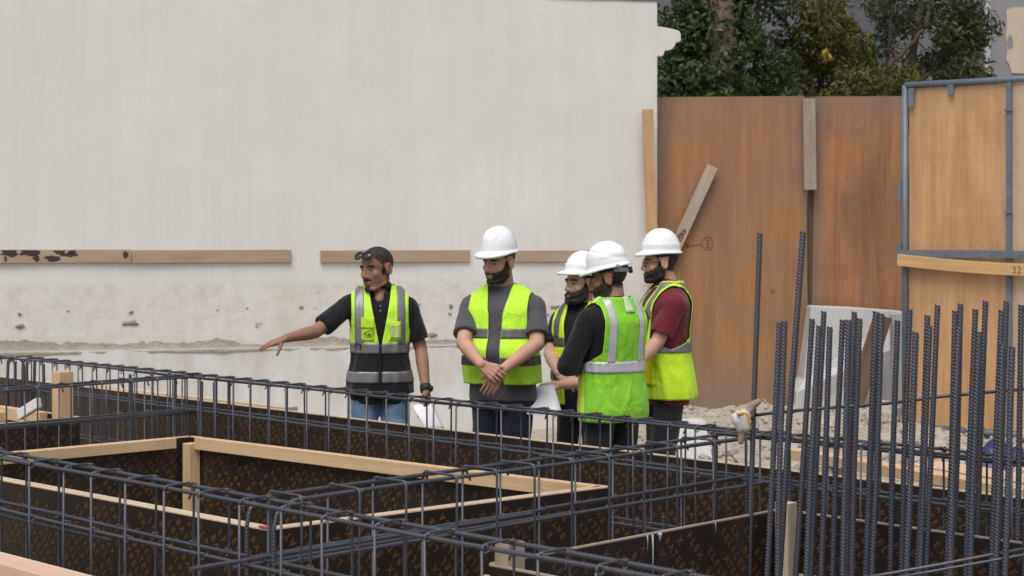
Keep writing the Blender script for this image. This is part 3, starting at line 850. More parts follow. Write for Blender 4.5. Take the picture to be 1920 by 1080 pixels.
def ply_panel(a0, b0, a1, b1, inward, thing, z0=ZB, z1=ZP, print_=True, flip=False, seed=0, edge='ply_edge'):
    """film-faced plywood panel from grid point to grid point; its face towards the camera carries the print.
    inward: +1 the thickness lies behind the line as seen from the camera, -1 in front"""
    p0, p1 = AB(a0, b0), AB(a1, b1)
    r = (p1 - p0).normalized(); L = (p1 - p0).length
    n = Vector((r.y, -r.x, 0))
    if n.y > 0: n = -n                                   # the side the camera sees
    c = (p0 + p1) / 2 - n * (TH / 2) * inward
    M = Matrix((r, Vector((-r.y, r.x, 0)), ZX)).transposed().to_4x4(); M.translation = c + ZX * z0 - acc(thing)
    h = z1 - z0
    mb = MB(); e = .006
    mb.box((0, 0, h / 2 - e / 2), (L / 2 - .001, 0, 0), (0, TH / 2, 0), (0, 0, h / 2 - e / 2), 0)
    mb.box((0, 0, h - e / 2), (L / 2 - .001, 0, 0), (0, TH / 2, 0), (0, 0, e / 2 - .0002), 1)
    o = mb.build('plywood_panel', ['film_ply', edge], thing)
    o.matrix_local = M
    if print_:
        rr_ = r if r.x > 0 else -r
        st = p0 if r.x > 0 else p1
        st = st + n * (TH if inward < 0 else 0)
        pl = lettering(st, rr_, n, L, z0, z1 - .012, thing, flip, seed)
        if pl:
            pl.location = (0, 0, 0); pl.parent = o
            pl.matrix_local = M.inverted() @ Matrix.Translation(-acc(thing))
    return o
def rail(thing, a0, b0, a1, b1, w, h, z, mat='timber', name='timber_rail'):
    return wtimber(name, AB(a0, b0, z), AB(a1, b1, z), w, h, mat, thing)
def post(thing, a, b, w, z0, z1, mat='timber', name='timber_post', d=None):
    return wtimber(name, AB(a, b, z0), AB(a, b, z1), w, d or w, mat, thing, up=AX)

# outer formwork behind the back beam
BO = 6.68
out = empty('outer_formwork', AB(-5, BO)); tag(out, 'long dark printed plywood formwork wall right in front of the standing men', 'formwork')
e = [-13.2, -11.6, -9.16, -6.72, -4.28, -1.84, .6, 2.4]
for i in range(len(e) - 1): ply_panel(e[i], BO, e[i + 1], BO, 1, out, seed=20 + i)
for a in np.arange(-11.2, 2, 1.22): post(out, a, BO + TH + .035, .045, 0, ZP - .03, 'timber_pale', d=.07)
rail(out, -11.5, BO + TH + .095, 2.3, BO + TH + .095, .045, .07, ZP - .25, 'timber_pale')

# middle cell (its corners are a little out of square)
CN, CR, CF, CL = (-5.27, 3.98), (-5.10, 5.69), (-7.95, 5.48), (-8.05, 3.90)     # near, right, far and left corner
def mixp(p, q, t): return (p[0] + (q[0] - p[0]) * t, p[1] + (q[1] - p[1]) * t)
def inset(p, d):
    c = (-6.6, 4.75); L = math.hypot(c[0] - p[0], c[1] - p[1]); return (p[0] + (c[0] - p[0]) / L * d, p[1] + (c[1] - p[1]) / L * d)
cell = empty('formwork_box', AB(-6.6, 4.75)); tag(cell, 'big central formwork box with light timber rails and corner post', 'formwork', 'formwork boxes between the beams')
for i in range(2):
    a, b_ = mixp(CL, CN, i / 2), mixp(CL, CN, (i + 1) / 2); ply_panel(*a, *b_, 1, cell, seed=40 + i)
    a, b_ = mixp(CF, CR, i / 2), mixp(CF, CR, (i + 1) / 2); ply_panel(*a, *b_, 1, cell, seed=44 + i)
ply_panel(CN[0], CN[1] + TH, CR[0], CR[1], 1, cell, seed=50, flip=True)
ply_panel(CL[0], CL[1] + TH, CF[0], CF[1], 1, cell, seed=51, flip=False)
def side(p, q, off, t0, t1):
    """line parallel to a side, moved into the cell by off"""
    d = Vector((q[0] - p[0], q[1] - p[1])).normalized(); n = Vector((-d.y, d.x)); m = Vector((-6.6 - p[0], 4.75 - p[1]))
    if n.dot(m) < 0: n = -n
    a, b_ = mixp(p, q, t0), mixp(p, q, t1)
    return (a[0] + n.x * off, a[1] + n.y * off, b_[0] + n.x * off, b_[1] + n.y * off)
rail(cell, *side(CF, CR, .026, .035, .985), .048, .064, ZP - .028)
rail(cell, *side(CL, CF, .026, .02, .93), .048, .055, ZP - .026)
rail(cell, *side(CL, CN, TH + .016, .01, .985), .030, .05, ZP - .022, 'timber_pale')
rail(cell, *side(CN, CR, TH + .012, .03, .96), .022, .05, ZP - .022, 'timber_pale')
q = inset(CF, .075); post(cell, q[0], q[1], .068, 0, ZP - .03)
q = inset(CN, .13); post(cell, q[0], q[1], .06, 0, ZP - .05)
mb = MB(); c = AB(CN[0] - .02, CN[1] + .012, ZP + .005); mb.box(c, AX * .032, BX * .016, ZX * .003); wpart(mb, 'red_paint_mark', 'red', cell)

# right-hand cell with the column bars
A2, A3, B2, B3 = -4.20, 1.2, 4.09, 5.72
cr = empty('formwork_box', AB(-2, 5)); tag(cr, 'formwork box around the tall bundle of upright bars at lower right', 'formwork', 'formwork boxes between the beams')
for i, (a, b_) in enumerate(((A2, -1.76), (-1.76, A3))):
    ply_panel(a, B3, b_, B3, 1, cr, edge='timber_grey', seed=60 + i)
    ply_panel(a, B2, b_, B2, 1, cr, edge='timber_grey', seed=64 + i)
ply_panel(A2, B2 + TH, A2, 4.95, 1, cr, edge='timber_grey', seed=66, flip=False); ply_panel(A2, 4.953, A2, B3, 1, cr, edge='timber_grey', seed=67)
post(cr, A2 + .10, B3 - .10, .062, 0, ZP + .05, 'timber_pale')
post(cr, A2 + .05, B2 + .05, .085, 0, ZP + .075, 'timber_grey', d=.06)
post(cr, A2 + .02, B2 - .03, .02, 0, ZP - .03, 'timber')
mb = MB(); mb.box(AB((A2 + A3) / 2, (B2 + B3) / 2, .40), AX * ((A3 - A2) / 2 - .05), BX * ((B3 - B2) / 2 - .045), ZX * .02)
wpart(mb, 'blinding_slab', 'slab', cr)
# concrete drips on the inner face
rg = random.Random(2)
for (b_, L, w) in ((4.93, .19, .0032), (4.90, .06, .0025), (4.97, .03, .009), (5.3, .04, .002)):
    mb = MB(); p = AB(A2 + .0025, b_, ZP - .004); mb.tube([p, p - ZX * L * .3 + BX * .003, p - ZX * L], [w, w * .8, w * .3], 6); wpart(mb, 'concrete_drip', 'concrete', cr, True)

# near left cell, mostly below the frame
B4 = 3.03
cn = empty('formwork_box', AB(-6.5, 2.4)); tag(cn, 'formwork box with pinkish timber at the lower left corner', 'formwork', 'formwork boxes between the beams')
ply_panel(-8.2, B4, -4.4, B4, 1, cn, seed=70)
ply_panel(-4.4, 1.6, -4.4, B4, 1, cn, seed=71, flip=True)
rail(cn, -8.1, B4 - .052, -4.45, B4 - .052, .098, .075, ZP - .034, 'timber_pink')
post(cn, -4.48, B4 - .15, .06, 0, ZP - .04)

# left cell
cl_ = empty('formwork_box', AB(-10.3, 4.7)); tag(cl_, 'formwork box with upright timber stump at the left edge', 'formwork', 'formwork boxes between the beams')
AL = -9.23; B1 = 5.57
ply_panel(AL, 3.9, AL, B1, 1, cl_, seed=80, flip=True)
ply_panel(-11.6, B1, AL - TH, B1, 1, cl_, seed=81)
post(cl_, AL - .09, B1 - .055, .092, 0, ZP + .27)
rail(cl_, -10.6, B1 - .04, AL - .32, B1 - .05, .055, .075, ZP - .03)
post(cl_, -10.63 + .62, B1 - .10, .07, .1, ZP - .02, name='timber_post')
rail(cl_, AL - .045, 3.9, AL - .045, B1 - .15, .05, .06, ZP - .04)
mb = MB(); p = AB(AL - .19, B1 - .22, ZP + .05); mb.box(p, (AX * .5 + ZX * .35 + BX * .3).normalized() * .075, (BX - AX * .5).normalized() * .03, (ZX * .9 - AX * .3).normalized() * .032)
o = mb.build('concrete_spacer', 'sheet'); bevel(o, .008); tag(o, 'pale concrete block resting beside the upright timber stump', 'block')

# planks lying behind the outer formwork
def plank(name, p0, p1, w, h, mat, label): return tag(timber(name, p0, p1, w, h, mat), label, 'plank')
plank('plank', at(1490, 850, 8.86), at(1935, 927, 7.45), .10, .05, 'timber', 'long yellow plank lying just behind the outer formwork at right')
plank('plank', at(1730, 872, 8.55), at(1990, 912, 7.75), .22, .03, 'timber_pink', 'wide pinkish plank lying beside the long yellow plank')
for (u, v, Y, lab) in ((1560, 862, 8.62, 'timber support under the left part of the long yellow plank'), (1900, 921, 7.55, 'timber support under the right end of the long yellow plank'), (1770, 879, 8.42, 'timber support under the left end of the pinkish plank'), (1960, 908, 7.86, 'timber support under the right end of the pinkish plank')):
    p = at(u, v, Y)
    tag(timber('timber_trestle', (p.x, p.y, 0), (p.x, p.y, p.z - .027), .12, .08, 'timber_pale', up=AX), lab, 'support')
plank('plank', AB(-10.9, 6.74, ZP - .008), AB(-8.7, 6.76, ZP - .008), .09, .04, 'timber_pale', 'pale plank lying on the posts of the outer formwork at far left')

# ================================================================== REINFORCEMENT CAGES
ZC = H - .894          # top bars
ZS = H - 1.096         # side bars
ZL = H - 1.375         # bottom bars
def wav(p0, p1, n, amp, sd):
    p0, p1 = Vector(p0), Vector(p1); L = (p1 - p0).length
    return [p0.lerp(p1, k / n) + Vector((mnoise.noise(Vector((k * L / n * .9, sd, 1))), mnoise.noise(Vector((k * L / n * .9, sd, 5))), mnoise.noise(Vector((k * L / n * .9, sd, 9))))) * amp for k in range(n + 1)]
def cage(label, axis, c0, c1, s0, s1, step, ribs, extra=(), hook0=False, hook1=False, skip=(), first=None, rb=.0070):
    """axis 'A' or 'B': run of the beam; c0 near side, c1 far side across it; s0..s1 along it"""
    P = (lambda s, c, z: AB(s, c, z)) if axis == 'A' else (lambda s, c, z: AB(c, s, z))
    run, acr = (AX, BX) if axis == 'A' else (BX, AX)
    t = empty('rebar_cage', P((s0 + s1) / 2, (c0 + c1) / 2, 0)); tag(t, label, 'rebar cage', 'reinforcement cages of the ground beams')
    spec = [(c0, ZC), (c1, ZC), (c0, ZS), (c1, ZS), (c0, ZL), (c1, ZL)] + list(extra)
    for i, q in enumerate(spec):
        c, z = q[0], q[1]; a, b_ = (q[2], q[3]) if len(q) > 2 else (s0, s1)
        pts = wav(P(a, c, z), P(b_, c, z), max(6, int(abs(b_ - a) / .25)), .006, i * 3.3 + s0)
        if i < 2 and hook0:
            h = pts[0]; L_ = .42
            pts = [h - ZX * L_ - run * .0 + acr * .0, h - ZX * .09, h - ZX * .04 + run * .012, h - ZX * .012 + run * .04, h + run * .09] + [p for p in pts if (p - h).dot(run) > .12]
        if i < 2 and hook1:
            h = pts[-1]
            pts = [p for p in pts if (h - p).dot(run) > .12] + [h - run * .09, h - ZX * .012 - run * .04, h - ZX * .04 - run * .012, h - ZX * .09, h - ZX * .42]
        mb = MB()
        if ribs: mb.ribbed(pts, rb, .0125, 8, .12)
        else: mb.tube(pts, rb, 8)
        wpart(mb, 'longitudinal_bar', 'steel', t, True)
    # one stirrup, then copies
    r = .0047; w = abs(c1 - c0); g = rb + r
    c_lo, c_hi = min(c0, c1) - g, max(c0, c1) + g
    zt_, zb_ = ZC + g, ZL - g
    f = .018
    loop = [(c_lo, zt_ - f), (c_lo + f * .3, zt_ - f * .3), (c_lo + f, zt_), (c_hi - f, zt_), (c_hi - f * .3, zt_ - f * .3), (c_hi, zt_ - f), (c_hi, zb_ + f), (c_hi - f, zb_), (c_lo + f, zb_), (c_lo, zb_ + f), (c_lo, zt_ - f)]
    mb = MB(); mc = (c_lo + c_hi) / 2
    mb.tube([acr * (c - mc) + ZX * z for c, z in loop], r, 7)
    # hooked tail and twisted tie wires
    hk = c_hi if axis == 'A' else c_lo; sg = 1 if axis == 'A' else -1
    mb.tube([acr * (hk - mc - sg * .012) + ZX * (zt_ + .002) + run * .009, acr * (hk - mc + sg * .002) + ZX * (zt_ - .004) + run * .011, acr * (hk - mc - sg * .03) + ZX * (zt_ - .055) + run * .011], r * .9, 6)
    kn = MB()
    for cc in (min(c0, c1), max(c0, c1)):
        for zz in (ZC, ZS):
            base = acr * (cc - mc) + ZX * zz
            ring_ = [base + (run * math.cos(a) * .6 + ZX * math.sin(a)) * (rb + .006) + acr * (.01 * math.cos(2 * a)) + run * .006 for a in np.linspace(0, 5.6, 9)]
            kn.tube(ring_ + [ring_[-1] + ZX * .018 + acr * .012], .0019, 5)
    me = mb.build('stirrup', 'steel', None, True); mek = kn.build('tie_wire', 'wire', None, True)
    k = 0; s = s0 + .1 if first is None else first
    rg = random.Random(int(abs(s0) * 100) + len(label))
    while s < s1 - .05:
        if not any(a < s < b_ for a, b_ in skip):
            o = me if k == 0 else me.copy(); q = mek if k == 0 else mek.copy()
            if k: COL.objects.link(o); COL.objects.link(q)
            o.parent = t; o.location = P(s, mc, 0) - Vector(t.location)
            o.rotation_euler = (rg.uniform(-.012, .012), rg.uniform(-.012, .012), rg.uniform(-.07, .07))
            q.parent = o; q.location = (0, 0, 0); q['kind'] = 'stuff'
            k += 1
        s += step * rg.uniform(.9, 1.1)
    return t
cage('long rebar cage running across behind the formwork boxes in front of the men', 'A', 6.14, 6.25, -11.1, 2.0, .172, False,
     extra=[(6.165, ZS - .012, -6.5, -2.5), (6.225, ZC - .016, -9.6, -6.2), (6.16, ZC - .014, -4.9, -2.9)], hook0=True)
cage('nearest rebar cage running from the left edge down to the bottom centre', 'A', 3.43, 3.53, -8.4, -1.6, .228, True,
     extra=[(3.45, ZS - .03, -8.3, -5.5), (3.50, ZC - .015, -8.4, -6.0)])
cage('rebar cage with hooked ends joining the nearest cage to the long back one', 'B', -4.60, -4.75, 3.50, 6.30, .225, True,
     extra=[(-4.69, ZS - .012, 3.4, 5.0), (-4.64, ZS + .016, 3.2, 4.75), (-4.72, ZS + .012, 4.9, 6.2), (-4.66, ZC - .016, 5.2, 6.3)], hook0=True)
cage('rebar cage on the left running back to the long cage', 'B', -8.86, -8.98, 2.9, 6.22, .20, False, extra=[(-8.9, ZS - .015, 4.6, 6.2)])
cage('rebar cage cut off by the left edge of the picture', 'B', -11.05, -11.17, 4.4, 6.24, .24, False, hook1=True)
# upright starter bars of the small columns buried at the crossings
def starter(a, b_, z0, z1, lean, r=.008):
    mb = MB(); p = AB(a, b_); mb.ribbed([p + ZX * z0, p + ZX * z1 + Vector(lean)], r, .014, 8, .13)
    return mb
st = empty('column_starter', AB(-11.1, 6.2)); tag(st, 'cluster of upright bars at the far left corner of the long cage', 'rebar', 'column starters at the crossings')
for (a, b_, l) in ((-11.12, 6.12, .03), (-11.0, 6.13, .01), (-10.93, 6.2, -.01), (-10.8, 6.12, -.03), (-10.62, 6.16, -.02), (-11.02, 6.28, .02)):
    wpart(starter(a, b_, .05, ZC - .02, (l, 0, 0), .010), 'starter_bar', 'steel', st, True)
st = empty('column_starter', AB(-8.7, 6.2)); tag(st, 'upright bars where the left cage meets the long cage', 'rebar', 'column starters at the crossings')
for (a, b_, l) in ((-9.12, 6.18, 0), (-8.78, 6.12, .015), (-8.62, 6.14, -.02), (-8.70, 6.28, 0), (-9.5, 6.1, 0)):
    wpart(starter(a, b_, .05, ZC - .02, (l, 0, 0), .0095), 'starter_bar', 'steel', st, True)
st = empty('column_starter', AB(-4.6, 6.2)); tag(st, 'upright bars at the crossing below the hanging glove', 'rebar', 'column starters at the crossings')
for (a, b_, l) in ((-4.83, 6.10, 0), (-4.80, 6.06, 0), (-4.42, 6.10, -.015), (-4.36, 6.14, 0), (-4.45, 6.3, .01)):
    wpart(starter(a, b_, .05, ZC - .02, (l, 0, 0), .0095), 'starter_bar', 'steel', st, True)
# short dowels standing in the back trench
for (u, v, Y, lab) in ((1195, 972, 8.35, 'left one of two short dowel bars standing in the back trench'), (1244, 968, 8.3, 'right one of two short dowel bars standing in the back trench')):
    p = at(u, v, Y); mb = MB(); mb.ribbed([Vector((p.x, p.y, 0)), p], .010, .014, 8); tag(mb.build('dowel_bar', 'steel', None, True), lab, 'rebar')

# ================================================================== COLUMN BARS AT THE RIGHT
col = empty('column_cage', (1.32, 6.3, 0))
tag(col, 'tall bundle of thick ribbed upright bars rising at the right', 'rebar cage')
bars = [(1425, 437, 1404, 6.9, .0115), (1506, 435, 1462, 6.5, .0125), (1462, 604, 1438, 6.35, .0115), (1471, 602, 1459, 6.15, .0115), (1523, 598, 1492, 6.5, .0115), (1545, 584, 1521, 6.7, .0115),
        (1536, 611, 1513, 6.2, .0115), (1556, 613, 1540, 6.35, .0115), (1580, 600, 1562, 6.45, .0115), (1591, 600, 1580, 6.2, .0115), (1602, 585, 1588, 6.65, .0115), (1612, 597, 1598, 6.3, .0115),
        (1643, 585, 1624, 6.5, .0135), (1653, 588, 1634, 6.35, .0115), (1683, 601, 1670, 6.55, .0115), (1706, 580, 1690, 6.55, .0115), (1717, 623, 1699, 6.1, .0125), (1739, 591, 1719, 6.3, .0115), (1743, 611, 1724, 6.2, .011),
        (1758, 572, 1737, 6.55, .0115), (1791, 583, 1774, 6.35, .0115), (1798, 615, 1783, 6.1, .0135), (1801, 570, 1786, 6.55, .0115), (1829, 580, 1811, 6.4, .0115), (1836, 622, 1820, 6.1, .0115), (1848, 565, 1832, 6.5, .0115),
        (1878, 582, 1859, 6.3, .0115), (1880, 645, 1866, 5.95, .0125), (1887, 565, 1873, 6.45, .0115), (1898, 650, 1884, 5.9, .0115), (1915, 572, 1906, 6.35, .0115), (1934, 590, 1922, 6.2, .0115), (1956, 610, 1946, 6.0, .0115), (1975, 575, 1966, 6.3, .0115)]
barpts = []
for (u0, v0, u1, Y, r) in bars:
    top = at(u0, v0, Y); bot = at(u1, 1080, Y - .02)
    d = (bot - top) / (top.z - bot.z); foot = top + d * (top.z - .42)
    mid = top.lerp(foot, .5) + Vector((random.uniform(-.006, .006), 0, 0))
    mb = MB(); mb.ribbed([top, top.lerp(mid, .5), mid, mid.lerp(foot, .5), foot], r * .87, .0125, 10, .12, 1.0)
    wpart(mb, 'upright_bar', 'steel', col, True)
    barpts.append((top, foot))
for pts, r in (([(1412, 779, 6.92), (1480, 771, 6.60), (1560, 764, 6.53), (1660, 757, 6.62), (1760, 744, 6.60), (1880, 733, 6.52), (1960, 726, 6.4)], .0062),
               ([(1590, 1088, 6.05), (1665, 1076, 6.02), (1760, 1059, 6.0), (1860, 1040, 6.0), (1960, 1022, 6.0)], .0062),
               ([(1640, 1090, 5.93), (1760, 1069, 5.93), (1860, 1051, 5.9), (1960, 1033, 5.85)], .005)):
    mb = MB(); mb.tube([at(u, v, Y) for u, v, Y in pts], r, 8); wpart(mb, 'tie_bar', 'steel', col, True)
# low pale timber at the foot of the bars
tag(timber('floor_board', at(1500, 1086, 6.9), at(1560, 1078, 7.0), .09, .03, 'timber'), 'small light board on the slab among the upright bars', 'board')

# glove stuck on the first bar
gl = empty('work_glove', at(1397, 800, 6.87)); tag(gl, 'dirty white and yellow work glove stuck on the leftmost tall bar', 'glove')
# ================================================================== BODY TOOLS
def capsule(mb, p0, p1, r0, r1, n=14, caps=5):
    """closed tapered capsule"""
    p0, p1 = Vector(p0), Vector(p1); d = p1 - p0; L = d.length
    t = d / L if L > 1e-6 else Vector((0, 0, 1))
    pts, rad = [], []
    for k in range(caps):
        a = math.pi / 2 * (1 - k / caps); pts.append(p0 - t * r0 * math.sin(a)); rad.append(max(1e-4, r0 * math.cos(a)))
    pts.append(p0); rad.append(r0); pts.append(p1); rad.append(r1)
    for k in range(1, caps + 1):
        a = math.pi / 2 * k / caps; pts.append(p1 + t * r1 * math.sin(a)); rad.append(max(1e-4, r1 * math.cos(a)))
    ref = Vector((0, 0, 1)) if abs(t.z) < .9 else Vector((1, 0, 0))
    x = t.cross(ref).normalized(); y = x.cross(t).normalized()
    vs = []
    for p, r in zip(pts, rad):
        for k in range(n):
            a = 2 * math.pi * k / n; vs.append(p + (x * math.cos(a) + y * math.sin(a)) * r)
    fs = [(i * n + k, i * n + (k + 1) % n, (i + 1) * n + (k + 1) % n, (i + 1) * n + k) for i in range(len(pts) - 1) for k in range(n)]
    fs.append(tuple(range(n))[::-1]); fs.append(tuple((len(pts) - 1) * n + k for k in range(n)))
    mb.add(vs, fs)
def cone(mb, p0, p1, r0, r1, n=20):
    mb.tube([Vector(p0), Vector(p1)], [r0, r1], n)
def ellipsoid(mb, c, s, M=None, n=20, m=12):
    c = Vector(c); M = M or Matrix.Identity(3); vs = []
    for j in range(m + 1):
        ph = math.pi * (j / m - .5); rr_ = max(1e-3, math.cos(ph))
        for k in range(n):
            a = 2 * math.pi * k / n
            vs.append(c + M @ Vector((s[0] * rr_ * math.cos(a), s[1] * rr_ * math.sin(a), s[2] * math.sin(ph))))
    fs = [(j * n + k, j * n + (k + 1) % n, (j + 1) * n + (k + 1) % n, (j + 1) * n + k) for j in range(m) for k in range(n)]
    fs.append(tuple(range(n))[::-1]); fs.append(tuple(m * n + k for k in range(n)))
    mb.add(vs, fs)
def remesh(mb, vox, smooth=4, fac=.5):
    me = bpy.data.meshes.new('tmp'); me.from_pydata(mb.v, [], mb.f)
    o = bpy.data.objects.new('tmp', me); COL.objects.link(o)
    m = o.modifiers.new('r', 'REMESH'); m.mode = 'VOXEL'; m.voxel_size = vox; m.adaptivity = 0
    if smooth:
        s = o.modifiers.new('s', 'SMOOTH'); s.factor = fac; s.iterations = smooth
    out = new_eval(o)
    bpy.data.objects.remove(o); bpy.data.meshes.remove(me)
    return out
def displace(me, fn):
    n = len(me.vertices); co = np.zeros(n * 3); no = np.zeros(n * 3)
    me.vertices.foreach_get('co', co); me.vertices.foreach_get('normal', no)
    co = co.reshape(-1, 3); no = no.reshape(-1, 3)
    d = np.array([fn(Vector(p)) for p in co])
    me.vertices.foreach_set('co', (co + no * d[:, None]).ravel()); me.update()
def smooth01(a, b, x):
    t = max(0, min(1, (x - a) / (b - a))); return t * t * (3 - 2 * t)

class Loft:
    """the trunk: rings (z, half width, half depth, y centre)"""
    def __init__(s, S, chest=1.0, waist=1.0, hip=1.0, belly=0.0):
        r = [(.76, .168 * hip, .108 * hip, -.012), (.86, .176 * hip, .118 * hip, -.014), (.96, .172 * hip, .120 * hip, -.006), (1.06, .160 * waist, .112 * waist + belly * .6, .004 + belly * .5),
             (1.14, .160 * waist, .113 * waist + belly, .006 + belly * .6), (1.22, .168 * (waist + chest) / 2, .118 * chest + belly * .5, .004 + belly * .3), (1.32, .184 * chest, .124 * chest, 0),
             (1.39, .190 * chest, .116 * chest, -.008), (1.435, .178 * chest, .098, -.016), (1.468, .140, .082, -.022), (1.495, .100, .070, -.024), (1.515, .074, .064, -.024), (1.54, .062, .060, -.022)]
        s.z = np.array([q[0] for q in r]) * S; s.q = np.array([q[1:] for q in r]) * S; s.S = S
    def ring(s, z):
        z = min(max(z, s.z[0]), s.z[-1]); i = min(len(s.z) - 2, max(0, int(np.searchsorted(s.z, z) - 1)))
        out = []
        t = (z - s.z[i]) / (s.z[i + 1] - s.z[i])
        for k in range(3):
            y = s.q[:, k]
            def sl(j):
                if j == 0 or j == len(y) - 1: return 0
                return (y[j + 1] - y[j - 1]) / (s.z[j + 1] - s.z[j - 1])
            h = s.z[i + 1] - s.z[i]
            out.append((2 * t**3 - 3 * t**2 + 1) * y[i] + (t**3 - 2 * t**2 + t) * h * sl(i) + (-2 * t**3 + 3 * t**2) * y[i + 1] + (t**3 - t**2) * h * sl(i + 1))
        return out
    EXP = 2.35
    def pt(s, th, z, off):
        hw, hd, cy = s.ring(z); e = 2 / s.EXP
        sn, cs = math.sin(th), math.cos(th)
        up = smooth01(1.38 * s.S, 1.49 * s.S, z)
        o2 = off * (1 - .45 * up)
        return Vector((math.copysign(abs(sn) ** e, sn) * (hw + o2), cy + math.copysign(abs(cs) ** e, cs) * (hd + o2), z + off * up))
    def th_x(s, z, x, off):
        hw = s.ring(z)[0] + off * (1 - .45 * smooth01(1.38 * s.S, 1.49 * s.S, z))
        q = max(0.0, min(1.0, x / hw)); return math.asin(q ** (s.EXP / 2))
    def solid(s, mb, off, z0, z1, n=40, m=40):
        vs = []
        for j in range(m + 1):
            z = z0 + (z1 - z0) * j / m
            for k in range(n): vs.append(s.pt(2 * math.pi * k / n, z, off))
        fs = [(j * n + k, (j + 1) * n + k, (j + 1) * n + (k + 1) % n, j * n + (k + 1) % n) for j in range(m) for k in range(n)]
        fs.append(tuple(range(n))); fs.append(tuple(m * n + k for k in range(n))[::-1])
        mb.add(vs, fs)

def fabric(name, c, rough=.85, c2=None, fold=.5, weave=420, lum=None, sheen=.15):
    m, nt, b = new_mat(name)
    b.inputs['Roughness'].default_value = rough
    b.inputs['Specular IOR Level'].default_value = .25
    b.inputs['Sheen Weight'].default_value = sheen
    v = coords(nt)
    f = noise_fac(nt, v, 9, 4, .6, .35, .7)
    nt.links.new(mixc(nt, f, c, c2 or tuple(x * .86 for x in c)), b.inputs['Base Color'])
    a = noise_fac(nt, coords(nt, 'Object', (1, 1, .6)), 8, 3, .5, .25, .75, 1.6)
    w = noise_fac(nt, v, weave, 1, .5, .3, .7)
    h = mulf(nt, a, mulf(nt, w, .06), 'ADD')
    bump(nt, b, h, fold, .022)
    return m
LIME = (.56, .93, .055)
MAT['lime'] = fabric('lime_vest', LIME, .8, (.50, .86, .045), .45)
MAT['lime2'] = fabric('yellow_lime_vest', (.58, .86, .035), .8, (.52, .78, .03), .45)
MAT['green'] = fabric('green_mesh_vest', (.255, .64, .035), .85, (.205, .55, .028), .6, 260)
MAT['yellow'] = fabric('yellow_pocket', (.78, .80, .02), .8)
MAT['black_vest'] = fabric('black_vest', (.012, .013, .017), .8)
MAT['black'] = fabric('black_cotton', (.0085, .009, .011), .9)
MAT['grey_shirt'] = fabric('grey_cotton', (.088, .085, .098), .9)
MAT['maroon'] = fabric('maroon_cotton', (.155, .018, .032), .9)
MAT['jeans'] = fabric('light_denim', (.17, .26, .38), .9, (.11, .18, .29), .6)
MAT['navy'] = fabric('navy_denim', (.011, .017, .036), .9)
MAT['dark'] = fabric('dark_denim', (.020, .021, .025), .9)
MAT['reflect'] = simple('reflective_tape', (.235, .235, .255), .42, .25, c2=(.20, .20, .22), scale=10, bscale=30, bstr=.2, bdist=.004)
MAT['reflect_dark'] = simple('reflective_tape_dark', (.12, .12, .13), .42, .25, c2=(.10, .10, .11), scale=10, bscale=30, bstr=.2, bdist=.004)
MAT['reflect_white'] = simple('reflective_tape_white', (.56, .56, .60), .38, .15, c2=(.48, .48, .52), scale=10, bscale=30, bstr=.25, bdist=.004)
MAT['pale_tape'] = simple('pale_green_tape', (.55, .75, .45), .5)
MAT['shoe'] = simple('leather_boot', (.045, .03, .02), .6)
MAT['helmet'] = simple('white_helmet_shell', (.85, .855, .87), .3, c2=(.80, .80, .80), scale=6, spec=.5, lo=.4, hi=.75)
MAT['strap'] = simple('grey_strap', (.34, .35, .37), .6)
MAT['strap_dark'] = simple('dark_band', (.02, .02, .022), .7)
MAT['lens'] = simple('dark_lens', (.05, .06, .075), .08, .3, spec=.8)
MAT['frame'] = simple('black_plastic', (.012, .012, .013), .35)
MAT['zip'] = simple('zip', (.01, .01, .012), .5)
MAT['eyewhite'] = simple('eyeball', (.36, .32, .29), .35)
MAT['iris'] = simple('iris', (.018, .010, .007), .2)
MAT['clear_pocket'] = simple('clear_pocket', (.52, .68, .22), .2, c2=(.60, .72, .34), scale=20)
def skin(name, c):
    m, nt, b = new_mat(name)
    b.inputs['Roughness'].default_value = .62
    b.inputs['Specular IOR Level'].default_value = .35
    b.inputs['Subsurface Weight'].default_value = .08
    b.inputs['Subsurface Radius'].default_value = (.012, .005, .003)
    b.inputs['Subsurface Scale'].default_value = .5
    v = coords(nt)
    f = noise_fac(nt, v, 16, 4, .6, .35, .7); g = noise_fac(nt, v, 5, 2, .5, .4, .65)
    cc = mixc(nt, f, c, tuple(x * .86 for x in c))
    cc = mixc(nt, mulf(nt, g, .35), cc, (c[0] * 1.06, c[1] * .84, c[2] * .80))
    nt.links.new(cc, b.inputs['Base Color'])
    bump(nt, b, noise_fac(nt, v, 190, 3, .6, .3, .7), .12, .002)
    return m
def hair(name, c):
    m, nt, b = new_mat(name)
    b.inputs['Roughness'].default_value = .62
    v = coords(nt, 'Object', (1, 1, .4))
    f = noise_fac(nt, v, 120, 3, .6, .35, .65)
    nt.links.new(mixc(nt, f, c, tuple(x * .5 for x in c)), b.inputs['Base Color'])
    bump(nt, b, f, .8, .004)
    return m
MAT['hair'] = hair('black_hair', (.020, .0145, .011))
MAT['stubble'] = hair('short_beard', (.040, .024, .016))

def patch_grid(fn, nu, nv, name, mat, parent, thick=.003, sm=True, close=False):
    """surface fn(i/nu, j/nv) as a mesh of its own, with cloth thickness"""
    vs = [fn(i / nu, j / nv) for j in range(nv + 1) for i in range(nu + 1)]
    fs = [(j * (nu + 1) + i, j * (nu + 1) + i + 1, (j + 1) * (nu + 1) + i + 1, (j + 1) * (nu + 1) + i) for j in range(nv) for i in range(nu)]
    return vs, fs

